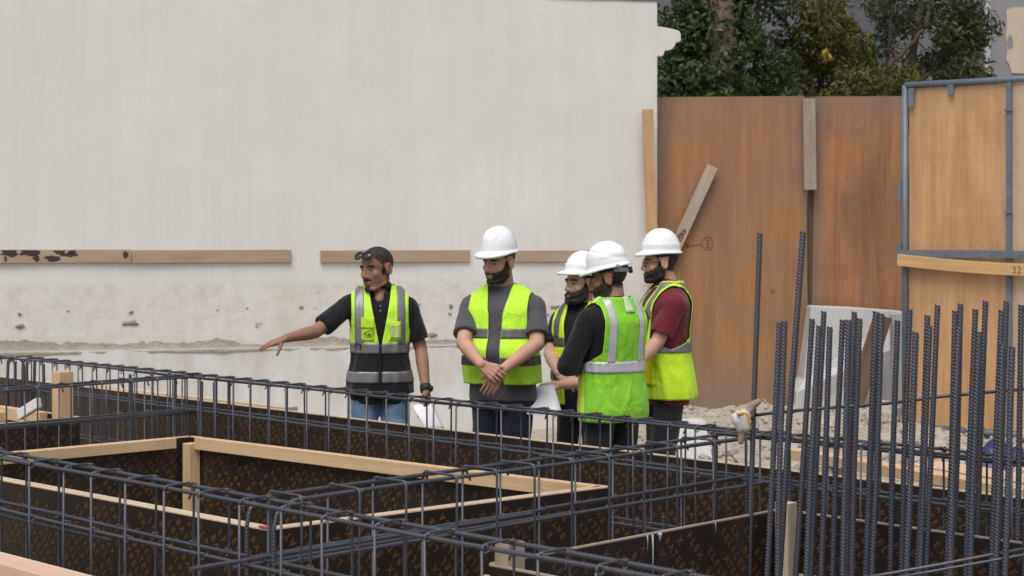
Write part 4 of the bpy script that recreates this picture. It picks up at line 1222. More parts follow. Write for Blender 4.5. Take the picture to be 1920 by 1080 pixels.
def person(sp):
    S = sp.get('S', 1.0)
    X, Y = sp['xy']; yaw = R(sp['yaw'])
    root = empty('person', (X, Y, 0), yaw); tag(root, sp['label'], 'person', 'men standing behind the formwork')
    Minv = Matrix.Rotation(-yaw, 3, 'Z')
    def Lc(q):
        """pixel + depth of the photograph -> this person's own coordinates"""
        if len(q) == 4: return Vector(q[:3])
        return Minv @ (at(*q) - Vector((X, Y, 0)))
    def Ld(d): return (Minv @ Vector(d)).normalized()
    lo = Loft(S, *sp.get('build', (1, 1, 1, 0)))
    # ---------------- head frame
    hy, hp, hr = (R(a) for a in sp['head'])       # yaw (to the left +), pitch (down -), roll
    HM = (Matrix.Rotation(hy, 3, 'Z') @ Matrix.Rotation(hp, 3, 'X') @ Matrix.Rotation(hr, 3, 'Y')) * sp.get('HS', 1.06)
    hc = Vector(sp.get('headpos', (0, .012, 0))) + Vector((0, 0, (1.76 - .118) * S))
    def hd(x, y, z): return hc + HM @ Vector((x, y, z))
    fat = sp.get('fat', 1.0)
    body = MB()
    def he(c, s): ellipsoid(body, hd(*c), s, HM, 24, 16)
    def hcap(p0, p1, r0, r1): capsule(body, hd(*p0), hd(*p1), r0, r1, 12)
    he((0, -.012, .034), (.0755, .095, .084)); he((0, .030, -.032), (.058 * fat, .060, .083)); he((0, .034, -.074), (.046 * fat, .050, .042))
    he((0, .005, -.05), (.060 * fat, .055, .06))
    hcap((-.012, .074, -.100), (.012, .074, -.100), .016, .016)
    hcap((-.036, .073, .020), (.036, .073, .020), .013, .013)
    hcap((0, .085, .010), (0, .102, -.030), .009, .0122)
    for s in (-1, 1):
        hcap((s * .010, .097, -.036), (s * .013, .090, -.038), .0085, .007)
        he((s * .041 * fat, .053, -.026), (.020, .021, .024))
        he((s * .0775, -.010, -.008), (.0075, .018, .031))
        for k in range(9):
            a0, a1 = R(-70 + k * 32), R(-70 + (k + 1) * 32)
            hcap((s * .0845, -.012 - .017 * math.cos(a0), -.006 + .029 * math.sin(a0)), (s * .0845, -.012 - .017 * math.cos(a1), -.006 + .029 * math.sin(a1)), .0052, .0052)
        hcap((s * .046 * fat, .0, -.075), (s * .024, .06, -.102), .018, .016)
    hcap((-.020, .082, -.066), (.020, .082, -.066), .0075, .0075); hcap((-.016, .082, -.077), (.016, .082, -.077), .0082, .0082)
    nb = Vector((0, -.022, 1.50)) * 1.0; nb.z = 1.49 * S
    capsule(body, hd(0, -.026, -.055), nb, .053 * fat, .060 * fat, 18)
    if sp.get('open_neck'): capsule(body, (.004, .0, 1.50 * S), (.004, .064, 1.435 * S), .052, .034, 16)      # throat in the open collar
    # ---------------- core, legs
    core = MB()
    lo.solid(body, -.022, .80 * S, 1.50 * S, 28, 24)
    legs = sp.get('legs', ((.095, .0), (-.095, .02)))
    kn = []
    for i, (lx, ly) in enumerate(legs):
        hip = Vector((.085 * (1 if lx > 0 else -1) * S, -.01, .87 * S)); knee = Vector((lx * 1.05, ly + .02, .48 * S)); ank = Vector((lx * 1.1, ly - .02, .09 * S))
        kn.append((hip, knee, ank))
        capsule(body, hip, knee, .062 * S, .045 * S); capsule(body, knee, ank, .045 * S, .034 * S)
        capsule(body, ank, ank + Vector((0, .10, -.045)), .034, .028)
    # ---------------- arms and hands
    arms = {}
    for side, sg in (('R', 1), ('L', -1)):
        a = sp['arms'][side]
        sh = Vector((sg * .172 * S * sp.get('shw', 1.0), -.010, 1.388 * S)) + Vector(a.get('sh', (0, 0, 0)))
        el = Lc(a['el']); wr = Lc(a['wr']); fw = Ld(a['fw']); bk = Ld(a['bk'])
        bk = (bk - fw * bk.dot(fw)).normalized(); sd = fw.cross(bk) * a.get('th', 1)     # towards the thumb
        q = sp.get('armr', 1.0)
        capsule(body, sh, el, .048 * q, .040 * q); capsule(body, el, el.lerp(wr, .3), .038 * q, .0405 * q); capsule(body, el.lerp(wr, .3), wr, .0405 * q, .0255 * q)
        arms[side] = (sh, el, wr)
        wp = wr + fw * .012
        ofs = (.033, .011, -.011, -.032)
        ln = (.068, .076, .070, .054)
        cur = a.get('curl', (12, 18, 14)); spd = a.get('spread', .06)
        for i in range(4):
            k0 = wp + fw * .082 + sd * ofs[i] * 1.02 + bk * (.002 if i in (1, 2) else -.003)
            capsule(body, wp + sd * ofs[i] * .55, k0, .0165, .0118, 10, 3)
            d = (fw + sd * ofs[i] * spd * 30 * .35).normalized(); p = k0; ang = 0
            for j, (fr, rr_) in enumerate(((.45, .0086), (.31, .0080), (.24, .0073))):
                ang += R(cur[j] * (1 + .12 * (i - 1)))
                dd = (d * math.cos(ang) - bk * math.sin(ang)).normalized(); p2 = p + dd * ln[i] * fr
                capsule(body, p, p2, rr_, rr_ * .93, 10, 3); p = p2
        tp = wp + fw * .022 + sd * .026 - bk * .008
        ta = a.get('thumb', (.75, .62, -.25)); td = (fw * ta[0] + sd * ta[1] + bk * ta[2]).normalized()
        capsule(body, tp, tp + td * .045, .0135, .0105, 10, 3)
        td2 = (td + fw * .35 - bk * .12).normalized(); capsule(body, tp + td * .045, tp + td * .045 + td2 * .036, .0105, .0085, 10, 3)
    me = remesh(body, .0042, 3, .5)
    bo = link('body', me, sp['skin'], root, True)
    # ---------------- hair, beard and brows lifted off the head's own surface
    n = len(me.vertices); co = np.zeros(n * 3); no = np.zeros(n * 3)
    me.vertices.foreach_get('co', co); me.vertices.foreach_get('normal', no); co = co.reshape(-1, 3); no = no.reshape(-1, 3)
    HMi = np.array(HM.inverted()); loc = (co - np.array(hc)) @ HMi.T
    sel = np.where((np.linalg.norm(loc, axis=1) < .17))[0]
    nl = no @ HMi.T
    def lift(name, mask, thick, mat, rough=.0):
        """mask(x, y, z) > 0 where the part lies; its thickness grows inwards from the rim"""
        mv = np.full(n, -1.0); mv[sel] = mask(loc[sel, 0], loc[sel, 1], loc[sel, 2])
        polys = [tuple(p.vertices) for p in me.polygons if all(mv[i] > 0 for i in p.vertices)]
        if not polys: return None
        used = sorted({i for p in polys for i in p}); mp = {i: k for k, i in enumerate(used)}
        vs = []
        for i in used:
            t = (.0010 if thick else .0004) + thick * smooth01(0, .022 if thick > .0035 else .008, mv[i])
            if rough: t += rough * mnoise.noise(Vector(loc[i] * 130)) + rough * .8 * mnoise.noise(Vector(loc[i] * 60))
            vs.append(co[i] + no[i] * t)
        me2 = bpy.data.meshes.new(name); me2.from_pydata([tuple(v) for v in vs], [], [tuple(mp[i] for i in p) for p in polys])
        return link(name, me2, mat, root, True)
    hz_y = [-.13, -.05, -.022, -.006, .012, .034, .060, .10]; hz_z = [-.052, -.050, -.040, .004, .006, .040, .068, .078]
    def m_hair(x, y, z):
        v = z - np.interp(y, hz_y, hz_z)
        ear = (np.abs(x) > .069) & (y > -.040) & (y < .016) & (z < .032)
        side = (y > -.008) & (y < .022) & (np.abs(x) > .05)             # sideburn
        v = np.where(side, np.maximum(v, np.minimum(z + .03, .006)), v)
        return np.where(ear, -1, v)
    fade = 'fade_' + sp['skin']
    lift('hair_fade', lambda x, y, z: np.where((np.abs(x) > .069) & (y > -.040) & (y < .016) & (z < .032), -1, m_hair(x, y, z) + .011), .0, fade)
    lift('hair', m_hair, sp.get('hair_t', .0032), sp.get('hair_mat', 'hair'), .0008)
    bt = sp.get('beard')
    if bt:
        th_, low_, full = bt
        def m_beard(x, y, z):
            ax = np.abs(x)
            zc = np.interp(y, [-.02, .0, .03, .055, .075, .1], [.008, .0, -.022, -.041, -.048, -.048])
            v = zc - z
            v = np.minimum(v, y + .018 - np.clip(-z - .07, 0, 1) * .6)
            v = np.minimum(v, z + low_)
            lips = (ax < .0180) & (z < -.0625) & (z > -.0800) & (y > .066)
            v = np.where(lips, -1, v)
            nose = (ax < .021) & (z > -.0475) & (y > .08)
            ear = (ax > .064) & (y < .018) & (z > -.062)
            return np.where(nose | ear, -1, v)
        if full: lift('stubble', lambda x, y, z: np.where(m_beard(x, y, z) > -.5, m_beard(x, y, z) + .0075, -1), .0, 'fade_' + sp['skin'])
        def m_chin(x, y, z): return np.where(y > .05, np.minimum(np.minimum(-.087 - z, z + .122), .021 - np.abs(x)) + .001, -1)
        def m_mous(x, y, z): return np.where(y > .05, np.minimum(np.minimum(z + .0605, -.0465 - z), .031 - np.abs(x)) + .001, -1)
        if not full: lift('moustache', m_mous, th_, 'hair', .0008)
        lift('beard', m_beard if full else m_chin, th_, sp.get('beard_mat', 'hair'), .0010 if th_ < .005 else .0022)
    for s in (-1, 1):
        lift('eyebrow', lambda x, y, z: np.where((y > .045), np.minimum(.0062 - np.abs(z - .022 + (x * s - .028) ** 2 * 4), np.minimum(x * s - .010, .048 - x * s)), -1), .0030, 'hair')
    lift('lips', lambda x, y, z: np.where(y > .07, np.minimum(np.minimum(z + .0845, -.0595 - z), .0205 - np.abs(x) - np.abs(z + .072) * .5), -1), .0006, sp['lip'])
    for s in (-1, 1):
        mb = MB(); ellipsoid(mb, hd(s * .030, .0675, .001), (.0125, .0125, .0105), HM, 16, 10)
        e = mb.build('eye', ['eyewhite', 'iris'], root, True)
        gz_ = (HM @ Vector((sp.get('gaze', 0.0), 1, -.1))).normalized(); cc = hd(s * .030, .0675, .001)
        e.data.polygons.foreach_set('material_index', [1 if (Vector(p.center) - cc).normalized().dot(gz_) > .80 else 0 for p in e.data.polygons])
        # eyelids
        mb = MB(); pts = [hd(s * .030 + .0145 * math.sin(a), .0675 + .0128 * math.cos(a) , .0052 + .002 * math.cos(a)) for a in np.linspace(-1.15, 1.15, 9)]
        mb.tube(pts, [.0022] + [.0034] * 7 + [.0022], 6); mb.build('eyelid', sp['skin'], root, True)
    # ---------------- shirt
    q = sp.get('armr', 1.0)
    shm = MB(); zh = sp.get('shirt_hem', .80) * S
    lo.solid(shm, .007, zh, (1.505 if not sp.get('collar') else 1.472) * S, 44, 44)
    for side in 'RL':
        sh, el, wr = arms[side]
        capsule(shm, sh, sh.lerp(el, .16), .062 * q, .063 * q, 20)
        capsule(shm, Vector((math.copysign(.06, sh.x), -.02, 1.448 * S)), sh + Vector((0, 0, .008)), .046, .056 * q, 18)
        if sp.get('long'):
            capsule(shm, sh, el, .063 * q, .051 * q, 20); cone(shm, el, el.lerp(wr, .92), .051 * q, .040 * q); capsule(shm, el, el.lerp(wr, .4), .052 * q, .048 * q)
        else:
            fr = sp.get('sleeve', .72); cone(shm, sh.lerp(el, .14), sh.lerp(el, fr), .060 * q, .066 * q, 24)
    cr_ = sp.get('crew', .062)
    if not sp.get('collar'): cone(shm, Vector((0, -.024, 1.48 * S)), Vector((0, -.018, 1.522 * S)), .075, cr_ * fat + .005, 24)
    sm = remesh(shm, .0068, 5, .5)
    fo = sp.get('seed', 1)
    def fold_fn(p):
        a = mnoise.noise(Vector((p.x * 9, p.y * 9, p.z * 5 + fo))) * .0045 + mnoise.noise(Vector((p.x * 22, p.y * 22, p.z * 14 + fo))) * .0018
        for side in 'RL':
            sh, el, wr = arms[side]
            dl = (p - el).length
            if dl < .13 and sp.get('long'): a += .004 * math.sin((p - el).dot((wr - el).normalized()) * 150) * (1 - dl / .13)
        return a
    displace(sm, fold_fn)
    so = link('shirt', sm, sp['shirt'], root, True)
    if sp.get('collar'):
        def col_fn(u, v):
            th = -math.pi + 2 * math.pi * u; th = th * .93          # opening at the front
            a = th + math.pi                                        # 0 at the back
            r_ = .066 + .020 * v; zz = (1.545 - .040 * v) * S - .022 * math.cos(th) * 0
            front = .5 + .5 * math.cos(th + 0)
            z2 = zz - .045 * (.5 - .5 * math.cos(a + math.pi)) ** 1.5
            return Vector((math.sin(a + math.pi) * r_ * 1.02, -.022 - math.cos(a) * -r_ * .0 + math.cos(a + math.pi) * r_ * 1.05, z2))
        vs, fs = patch_grid(col_fn, 44, 5, None, None, None)
        mb = MB(); mb.add(vs, fs); c = mb.build('collar', sp['shirt'], so, True)
        m = c.modifiers.new('t', 'SOLIDIFY'); m.thickness = .004; m.offset = 0
    # ---------------- trousers and boots
    tm_ = MB(); lo.solid(tm_, .003, .80 * S, 1.0 * S, 40, 12)
    tq = sp.get('legr', 1.0)
    for hip, knee, ank in kn:
        capsule(tm_, hip, knee, .094 * S * tq, .070 * S * tq, 20); capsule(tm_, knee, knee.lerp(ank, .3), .070 * S * tq, .066 * S * tq, 20); cone(tm_, knee, ank + Vector((0, 0, -.01)), .068 * S * tq, .060 * S * tq, 20)
    tr = remesh(tm_, .0085, 5, .5)
    displace(tr, lambda p: mnoise.noise(Vector((p.x * 13, p.y * 13, p.z * 9 + fo * 3))) * .005 + mnoise.noise(Vector((p.x * 5, p.y * 5, p.z * 26))) * .0025)
    link('trousers', tr, sp['trousers'], root, True)
    for hip, knee, ank in kn:
        mb = MB(); ellipsoid(mb, ank + Vector((0, .065, -.05)), (.046, .135, .045)); capsule(mb, ank + Vector((0, 0, -.045)), ank + Vector((0, 0, .02)), .048, .046)
        cone(mb, (ank.x, ank.y + .06, .0), (ank.x, ank.y + .06, .025), .05, .05)
        bm_ = remesh(mb, .009, 3); 
        bo_ = link('boot', bm_, 'shoe', root, True)
        zmin = min(v.co.z for v in bm_.vertices); bo_.location.z = -zmin + .0
    # ---------------- hi-vis vest laid over the trunk
    V = sp['vest']
    hem = V['hem'] * S; ztop = 1.502 * S; zarm = V.get('zarm', 1.20) * S; xs_ = V.get('xs', .158) * S
    fw_ = V['open']                                       # half width of the front opening as a function of z/S
    flare = V.get('flare', .012)
    def v_off(th, z):
        fl = flare * smooth01(1.15 * S, hem, z)
        p = Vector((math.sin(th) * 1.2, math.cos(th) * 1.2, 0))
        w1 = mnoise.noise(Vector((p.x * 3.1, p.y * 3.1, z * 2.2 + fo * 7))) * .010 + mnoise.noise(Vector((p.x * 8, p.y * 8, z * 5 + fo * 5))) * .0055 + abs(mnoise.noise(Vector((p.x * 6 + z * 9, p.y * 6 - z * 7, z * 3 + fo)))) * .007
        return .019 + fl + max(-.006, w1) * (.45 + .75 * smooth01(1.35 * S, 1.0 * S, z))
    def limits(z):
        hw = lo.ring(z)[0] + .019
        tf = lo.th_x(z, fw_(z / S) * S, .019)
        if z <= zarm or hw <= xs_: ts = math.pi / 2
        else:
            x = hw + (xs_ - hw) * smooth01(zarm, zarm + .07 * S, z); ts = lo.th_x(z, x, .019)
        return min(tf, ts - .02), ts
    def vest_patch(z0, z1, fa, fb, extra, nz, nt):
        vs = []
        for j in range(nz + 1):
            z = z0 + (z1 - z0) * j / nz; a, b_ = fa(z), fb(z)
            for i in range(nt + 1):
                th = a + (b_ - a) * i / nt; vs.append(lo.pt(th, z, v_off(th, z) + extra))
        fs = [(j * (nt + 1) + i, j * (nt + 1) + i + 1, (j + 1) * (nt + 1) + i + 1, (j + 1) * (nt + 1) + i) for j in range(nz) for i in range(nt)]
        return vs, fs
    sidefns = [(lambda z: limits(z)[0], lambda z: limits(z)[1]), (lambda z: -limits(z)[1], lambda z: -limits(z)[0]), (lambda z: math.pi - limits(z)[1], lambda z: math.pi + limits(z)[1])]
    mb = MB()
    for (z0, z1, mi) in V.get('zones', [(V['hem'], 1.502, 0)]):
        nz = max(3, int((z1 - z0) * S / .011))
        for (fa, fb), nt_ in zip(sidefns, (22, 22, 46)):
            vs, fs = vest_patch(z0 * S, z1 * S, fa, fb, 0, nz, nt_); mb.add(vs, fs, mi if nt_ == 46 else V.get('front_mi', mi))
    vo = mb.build('vest', V['mats'], root, True)
    bm_ = bmesh.new(); bm_.from_mesh(vo.data); bmesh.ops.remove_doubles(bm_, verts=bm_.verts, dist=.0006); bmesh.ops.recalc_face_normals(bm_, faces=bm_.faces); bm_.to_mesh(vo.data); bm_.free()
    vo.data.polygons.foreach_set('use_smooth', [True] * len(vo.data.polygons))
    m = vo.modifiers.new('t', 'SOLIDIFY'); m.thickness = .0035; m.offset = 0
    def strip(name, mat, z0, z1, fa, fb, extra=.0042, nt_=26, parent=vo, thick=.0022):
        vs, fs = vest_patch(z0, z1, fa, fb, extra, max(3, int((z1 - z0) / .011)), nt_)
        mb = MB(); mb.add(vs, fs); o = mb.build(name, mat, parent, True)
        bm_ = bmesh.new(); bm_.from_mesh(o.data); bmesh.ops.recalc_face_normals(bm_, faces=bm_.faces); bm_.to_mesh(o.data); bm_.free()
        m = o.modifiers.new('t', 'SOLIDIFY'); m.thickness = thick; m.offset = 0
        return o
    tp_ = V.get('tape', 'reflect')
    for (z0, z1) in V.get('bands', ()):
        for (fa, fb), nt_ in zip(sidefns, (22, 22, 46)): strip('reflective_band', tp_, z0 * S, z1 * S, fa, fb, nt_=nt_)
    for (x0, x1, z0, where) in V.get('verticals', ()):
        for sg in (1, -1):
            f0 = lambda z, x=x0: min(lo.th_x(z, x * S, .019), limits(z)[1]); f1 = lambda z, x=x1: min(lo.th_x(z, x * S, .019), limits(z)[1] - .004)
            if 'F' in where:
                if sg > 0: strip('reflective_strap', tp_, z0 * S, ztop - .012, f0, f1, .0046, 8)
                else: strip('reflective_strap', tp_, z0 * S, ztop - .012, lambda z: -f1(z), lambda z: -f0(z), .0046, 8)
            if 'B' in where:
                if sg > 0: strip('reflective_strap', tp_, z0 * S, ztop - .012, lambda z: math.pi - f1(z), lambda z: math.pi - f0(z), .0046, 8)
                else: strip('reflective_strap', tp_, z0 * S, ztop - .012, lambda z: math.pi + f0(z), lambda z: math.pi + f1(z), .0046, 8)
    # trim along the front edges and the armholes
    if V.get('trim'):
        for sg in (1, -1):
            for fn_ in ([lambda z: sg * limits(z)[0]] + ([lambda z: sg * limits(z)[1], lambda z: math.pi - sg * limits(z)[1]])):
                zz = np.linspace(hem if fn_(hem) * sg < 1.4 and fn_(hem) * sg > -1.4 and abs(fn_(hem)) < 1.0 else zarm + .02, ztop, 60)
                mb = MB(); mb.tube([lo.pt(fn_(z), z, v_off(fn_(z), z) + .001) for z in zz], .0024, 6); mb.build('edge_trim', V['trim'], vo, True)
    def on_vest(x, z, extra, back=False):
        th = lo.th_x(z, abs(x), .019) * (1 if x >= 0 else -1)
        if back: th = math.pi - th
        return lo.pt(th, z, v_off(th, z) + extra)
    for (nm, mat_, x0, x1, z0, z1, ex) in V.get('pockets', ()):
        vs = []; nu, nv = 10, 10
        for j in range(nv + 1):
            for i in range(nu + 1): vs.append(on_vest((x0 + (x1 - x0) * i / nu) * S, (z0 + (z1 - z0) * j / nv) * S, ex))
        fs = [(j * (nu + 1) + i, j * (nu + 1) + i + 1, (j + 1) * (nu + 1) + i + 1, (j + 1) * (nu + 1) + i) for j in range(nv) for i in range(nu)]
        mb = MB(); mb.add(vs, fs); o = mb.build(nm, mat_, vo, True)
        bm_ = bmesh.new(); bm_.from_mesh(o.data); bmesh.ops.recalc_face_normals(bm_, faces=bm_.faces); bm_.to_mesh(o.data); bm_.free()
        m = o.modifiers.new('t', 'SOLIDIFY'); m.thickness = .004; m.offset = 0
    for (nm, mat_, pts, r) in V.get('lines', ()):
        mb = MB(); mb.tube([on_vest(x * S, z * S, ex) for x, z, ex in pts], r, 6); mb.build(nm, mat_, vo, True)
    if sp.get('helmet'): helmet(root, hd, HM, sp['helmet'])
    return root, hd, HM, arms, lo, S

def helmet(root, hd, HM, kw):
    """hard hat: ribbed dome, rolled rim, peak; sits on the head frame"""
    a_, b_, c_ = kw.get('size', (.0935, .114, .128)); z0 = kw.get('z', .066); tilt = Matrix.Rotation(R(kw.get('tilt', 0)), 3, 'X'); peak = kw.get('peak', .048); style = kw.get('style', 0)
    base = Vector((0, -.012, z0))
    def P(az, el):
        ca, sa = math.cos(az), math.sin(az)                    # az 0 = front
        e = .92
        r = math.cos(el) ** e; x = a_ * r * sa; y = b_ * r * ca; z = c_ * math.sin(el) ** .96
        d = 0.0
        if style == 0:
            for xc, w in ((0, .016), (.036, .010), (-.036, .010)):
                d += .0055 * math.exp(-((x - xc) / w) ** 2) * smooth01(.25, .6, el)
        elif style == 1:
            d += .006 * smooth01(.045, .030, abs(x)) * smooth01(.35, .7, el) + .004 * smooth01(.30, .34, el) * smooth01(.9, .5, el) * (1 if ca < .2 else .3)
            d -= .004 * math.exp(-((el - .5 - .35 * ca) / .06) ** 2)
        else:
            d += .004 * math.exp(-((el - .26) / .05) ** 2)
        n = Vector((x / a_**2, y / b_**2, z / c_**2)).normalized()
        return Vector((x, y, z)) + n * d
    nu, nv = 72, 22; vs = []
    rows = [math.pi / 2 * (1 - (k / nv)) for k in range(nv + 1)]
    for el in rows:
        for i in range(nu): vs.append(P(2 * math.pi * i / nu, max(.0, min(math.pi / 2 - .02, el))))
    # rim and peak
    for (k, out, dz) in ((1, .35, -.002), (2, .8, -.006), (3, 1.0, -.010), (4, .97, -.016)):
        for i in range(nu):
            az = 2 * math.pi * i / nu; p = P(az, 0); fr = max(0, math.cos(az)) ** 1.6; w = .008 + peak * fr + .004 * max(0, -math.cos(az))
            d = Vector((math.sin(az), math.cos(az), 0)); dz2 = dz * (1 + 1.0 * fr)
            vs.append(p + d * w * out + Vector((0, 0, dz2)))
    rws = nv + 5
    fs = [(j * nu + i, (j + 1) * nu + i, (j + 1) * nu + (i + 1) % nu, j * nu + (i + 1) % nu) for j in range(rws - 1) for i in range(nu)]
    fs.append(tuple(range(nu)))
    def W(v): v = tilt @ v; return hd(*(v + base))
    mb = MB(); mb.add([W(v) for v in vs], fs)
    o = mb.build('hard_hat', 'helmet', root, True)
    bm_ = bmesh.new(); bm_.from_mesh(o.data); bmesh.ops.recalc_face_normals(bm_, faces=bm_.faces); bm_.to_mesh(o.data); bm_.free()
    m = o.modifiers.new('t', 'SOLIDIFY'); m.thickness = .003; m.offset = -1
    # headband inside, sloping to the nape
    mb = MB(); n = 48; vs = []
    for i in range(n):
        az = 2 * math.pi * i / n; drop = -.014 - .022 * max(0, -math.cos(az))
        for zz, g in ((.012, .985), (drop, .955)):
            vs.append(W(Vector((.0815 * math.sin(az), .104 * math.cos(az) - .002, zz)) * 1.0 if g else None))
    mb.add(vs, [(2 * i, 2 * ((i + 1) % n), 2 * ((i + 1) % n) + 1, 2 * i + 1) for i in range(n)])
    hb_ = mb.build('headband', 'strap_dark', o, True); m = hb_.modifiers.new('t', 'SOLIDIFY'); m.thickness = .003
    if kw.get('ratchet'):
        mb = MB(); vs = []; m_ = 16
        for i in range(m_ + 1):
            az = math.pi + (i / m_ - .5) * 2.5; dr = -.028 - .020 * (1 - abs(i / m_ - .5) * 2)
            for zz in (dr + .012, dr - .012): vs.append(W(Vector((.086 * math.sin(az), .110 * math.cos(az), zz))))
        mb.add(vs, [(2 * i, 2 * i + 2, 2 * i + 3, 2 * i + 1) for i in range(m_)])
        s = mb.build('nape_strap', 'strap', o, True); m = s.modifiers.new('t', 'SOLIDIFY'); m.thickness = .004
        mb = MB(); c = Vector((0, -.104, -.046)); mb.tube([W(c), W(c + Vector((0, -.020, 0)))], .019, 14); mb.build('ratchet_knob', 'strap_dark', o, True)
        for sgn in (1, -1):
            mb = MB(); c = Vector((sgn * .094, -.062, -.012)); mb.tube([W(c + Vector((sgn * .002, 0, 0))), W(c + Vector((sgn * .012, 0, 0)))], .012, 12); mb.build('strap_rivet', 'strap', o, True)
            mb = MB(); mb.tube([W(Vector((sgn * .095, -.062, -.012))), W(Vector((sgn * .090, -.075, -.035)))], .006, 8); mb.build('strap_arm', 'strap', o, True)
# ================================================================== THE FIVE MEN
SK = dict(skin_brown=(.31, .168, .108), skin_tan=(.54, .315, .225), skin_fair=(.57, .35, .262), skin_dark=(.30, .158, .100))
for k, c in SK.items():
    MAT[k] = skin(k, c); MAT['fade_' + k] = skin('fade_' + k, tuple(.42 * x + .58 * y for x, y in zip(c, (.022, .016, .013))))
MAT['lip_brown'] = simple('lip_brown', (.20, .085, .065), .5); MAT['lip_tan'] = simple('lip_tan', (.34, .145, .12), .5)
def px(u, Y): return (u - 960) / F * Y
def itp(*pts):
    zs = [p[0] for p in pts]; ws = [p[1] for p in pts]
    return lambda z: float(np.interp(z, zs, ws))
# 1: the one who points
p1 = person(dict(label='man in black polo and lime-black vest pointing left with one arm', xy=(px(712, 10.6), 10.6), yaw=186, S=.995, HS=1.12, head=(-46, -5, 3), headpos=(.02, .03, -.022),
    build=(1.0, .98, .98, .0), skin='skin_brown', lip='lip_brown', beard=(.0035, .10, False), hair_t=.0014, hair_mat='stubble', shirt='black', trousers='jeans', collar=True, open_neck=True, sleeve=.80, seed=1, gaze=.1,
    arms=dict(R=dict(el=(592, 622, 10.42), wr=(537, 634, 10.26), fw=(-.93, -.12, -.30), bk=(-.25, -.25, .93), th=-1, curl=(6, 8, 6), thumb=(.45, .55, -.6), sh=(.012, 0, .012)),
              L=dict(el=(789, 654, 10.62), wr=(799, 735, 10.46), fw=(.10, -.12, -.97), bk=(.85, -.5, .05), th=1, curl=(28, 34, 22), thumb=(.8, .35, -.35))),
    vest=dict(mats=['lime', 'black_vest'], hem=.865, zones=[(.865, 1.135, 1), (1.135, 1.502, 0)], open=itp((.85, .004), (1.16, .006), (1.24, .022), (1.40, .052), (1.5, .072)), xs=.172, zarm=1.20,
        bands=[(1.112, 1.176), (.935, 1.003)], verticals=[(.098, .148, 1.165, 'FB')], flare=.008,
        pockets=[('chest_pocket', 'lime', .038, .108, 1.19, 1.325, .004), ('pocket_flap', 'lime2', .036, .110, 1.268, 1.330, .009), ('identity_pocket', 'lime2', -.120, -.052, 1.192, 1.305, .004), ('clear_window', 'clear_pocket', -.112, -.060, 1.205, 1.290, .0075)],
        lines=[('zip', 'zip', [(0, z, .004) for z in np.linspace(.865, 1.165, 24)], .0075),
               ('ring_clip', 'strap_dark', [(.125 + .016 * math.sin(a), 1.162 - .018 * math.cos(a) - .006, .012) for a in np.linspace(.5, 5.8, 18)], .0028),
               ('logo_roof', 'black_vest', [(.092, 1.240, .010), (.062, 1.252, .010), (.052, 1.262, .010), (.040, 1.240, .010), (.042, 1.225, .010)], .0016),
               ('logo_letter', 'black_vest', [(.086, 1.236, .010), (.096, 1.236, .010), (.096, 1.229, .010), (.088, 1.229, .010), (.096, 1.229, .010), (.096, 1.221, .010), (.086, 1.221, .010)], .0020),
               ('logo_letter', 'black_vest', [(.081, 1.221, .010), (.079, 1.236, .010), (.073, 1.226, .010), (.067, 1.236, .010), (.065, 1.221, .010)], .0020),
               ('logo_letter', 'black_vest', [(.050, 1.236, .010), (.060, 1.236, .010), (.061, 1.221, .010), (.050, 1.221, .010)], .0020),
               ('logo_line', 'black_vest', [(.096, 1.214, .010), (.046, 1.214, .010)], .0013)])))
root1, hd1, HM1, arms1, _, _ = p1
# sunglasses pushed up on his head
sg = MB()
def lens(cx):
    c = Vector((cx, .087, .076)); n = Vector((cx * 4, 1, .75)).normalized(); x = Vector((1, -cx * 4, 0)).normalized(); y = n.cross(x)
    return [hd1(*(c + x * .030 * math.cos(a) + y * .024 * math.sin(a) + n * .008)) for a in np.linspace(0, 2 * math.pi, 21)[:-1]], (HM1 @ n)
gl_ = MB(); frm = MB()
for cx in (-.031, .031):
    rg_, nn = lens(cx); c = sum((Vector(p) for p in rg_), Vector()) / 20
    gl_.add(list(rg_) + [p - nn * .003 for p in rg_] + [c + nn * .004], [(i, (i + 1) % 20, 40) for i in range(20)] + [(i, 20 + i, 20 + (i + 1) % 20, (i + 1) % 20) for i in range(20)])
    frm.tube(list(rg_) + [rg_[0]], .0032, 6)
frm.tube([hd1(-.010, .098, .094), hd1(0, .101, .097), hd1(.010, .098, .094)], .0028, 6)
for s in (-1, 1): frm.tube([hd1(s * .058, .074, .088), hd1(s * .074, .05, .078), hd1(s * .083, .0, .052), hd1(s * .083, -.025, .034)], .0028, 6)
o = frm.build('sunglasses', 'frame', root1, True); gl_.build('lens', 'lens', o, True)
sh, el, wr = arms1['L']; d = (wr - el).normalized()
mb = MB(); mb.tube([wr - d * .045, wr - d * .004], .0345, 18); o = mb.build('wristwatch', 'strap_dark', root1, True)
mb = MB(); c = wr - d * .025 + Vector((-.030, .015, 0)); mb.tube([c, c + Vector((-.008, .004, 0))], .018, 14); mb.build('watch_face', 'frame', o, True)
mb = MB()
for z in (1.392, 1.362):
    c = Vector((0, .112 + (1.392 - z) * .35, z)); mb.tube([c, c + Vector((0, .005, .001))], .0045, 8)
mb.build('button', 'strap', root1)

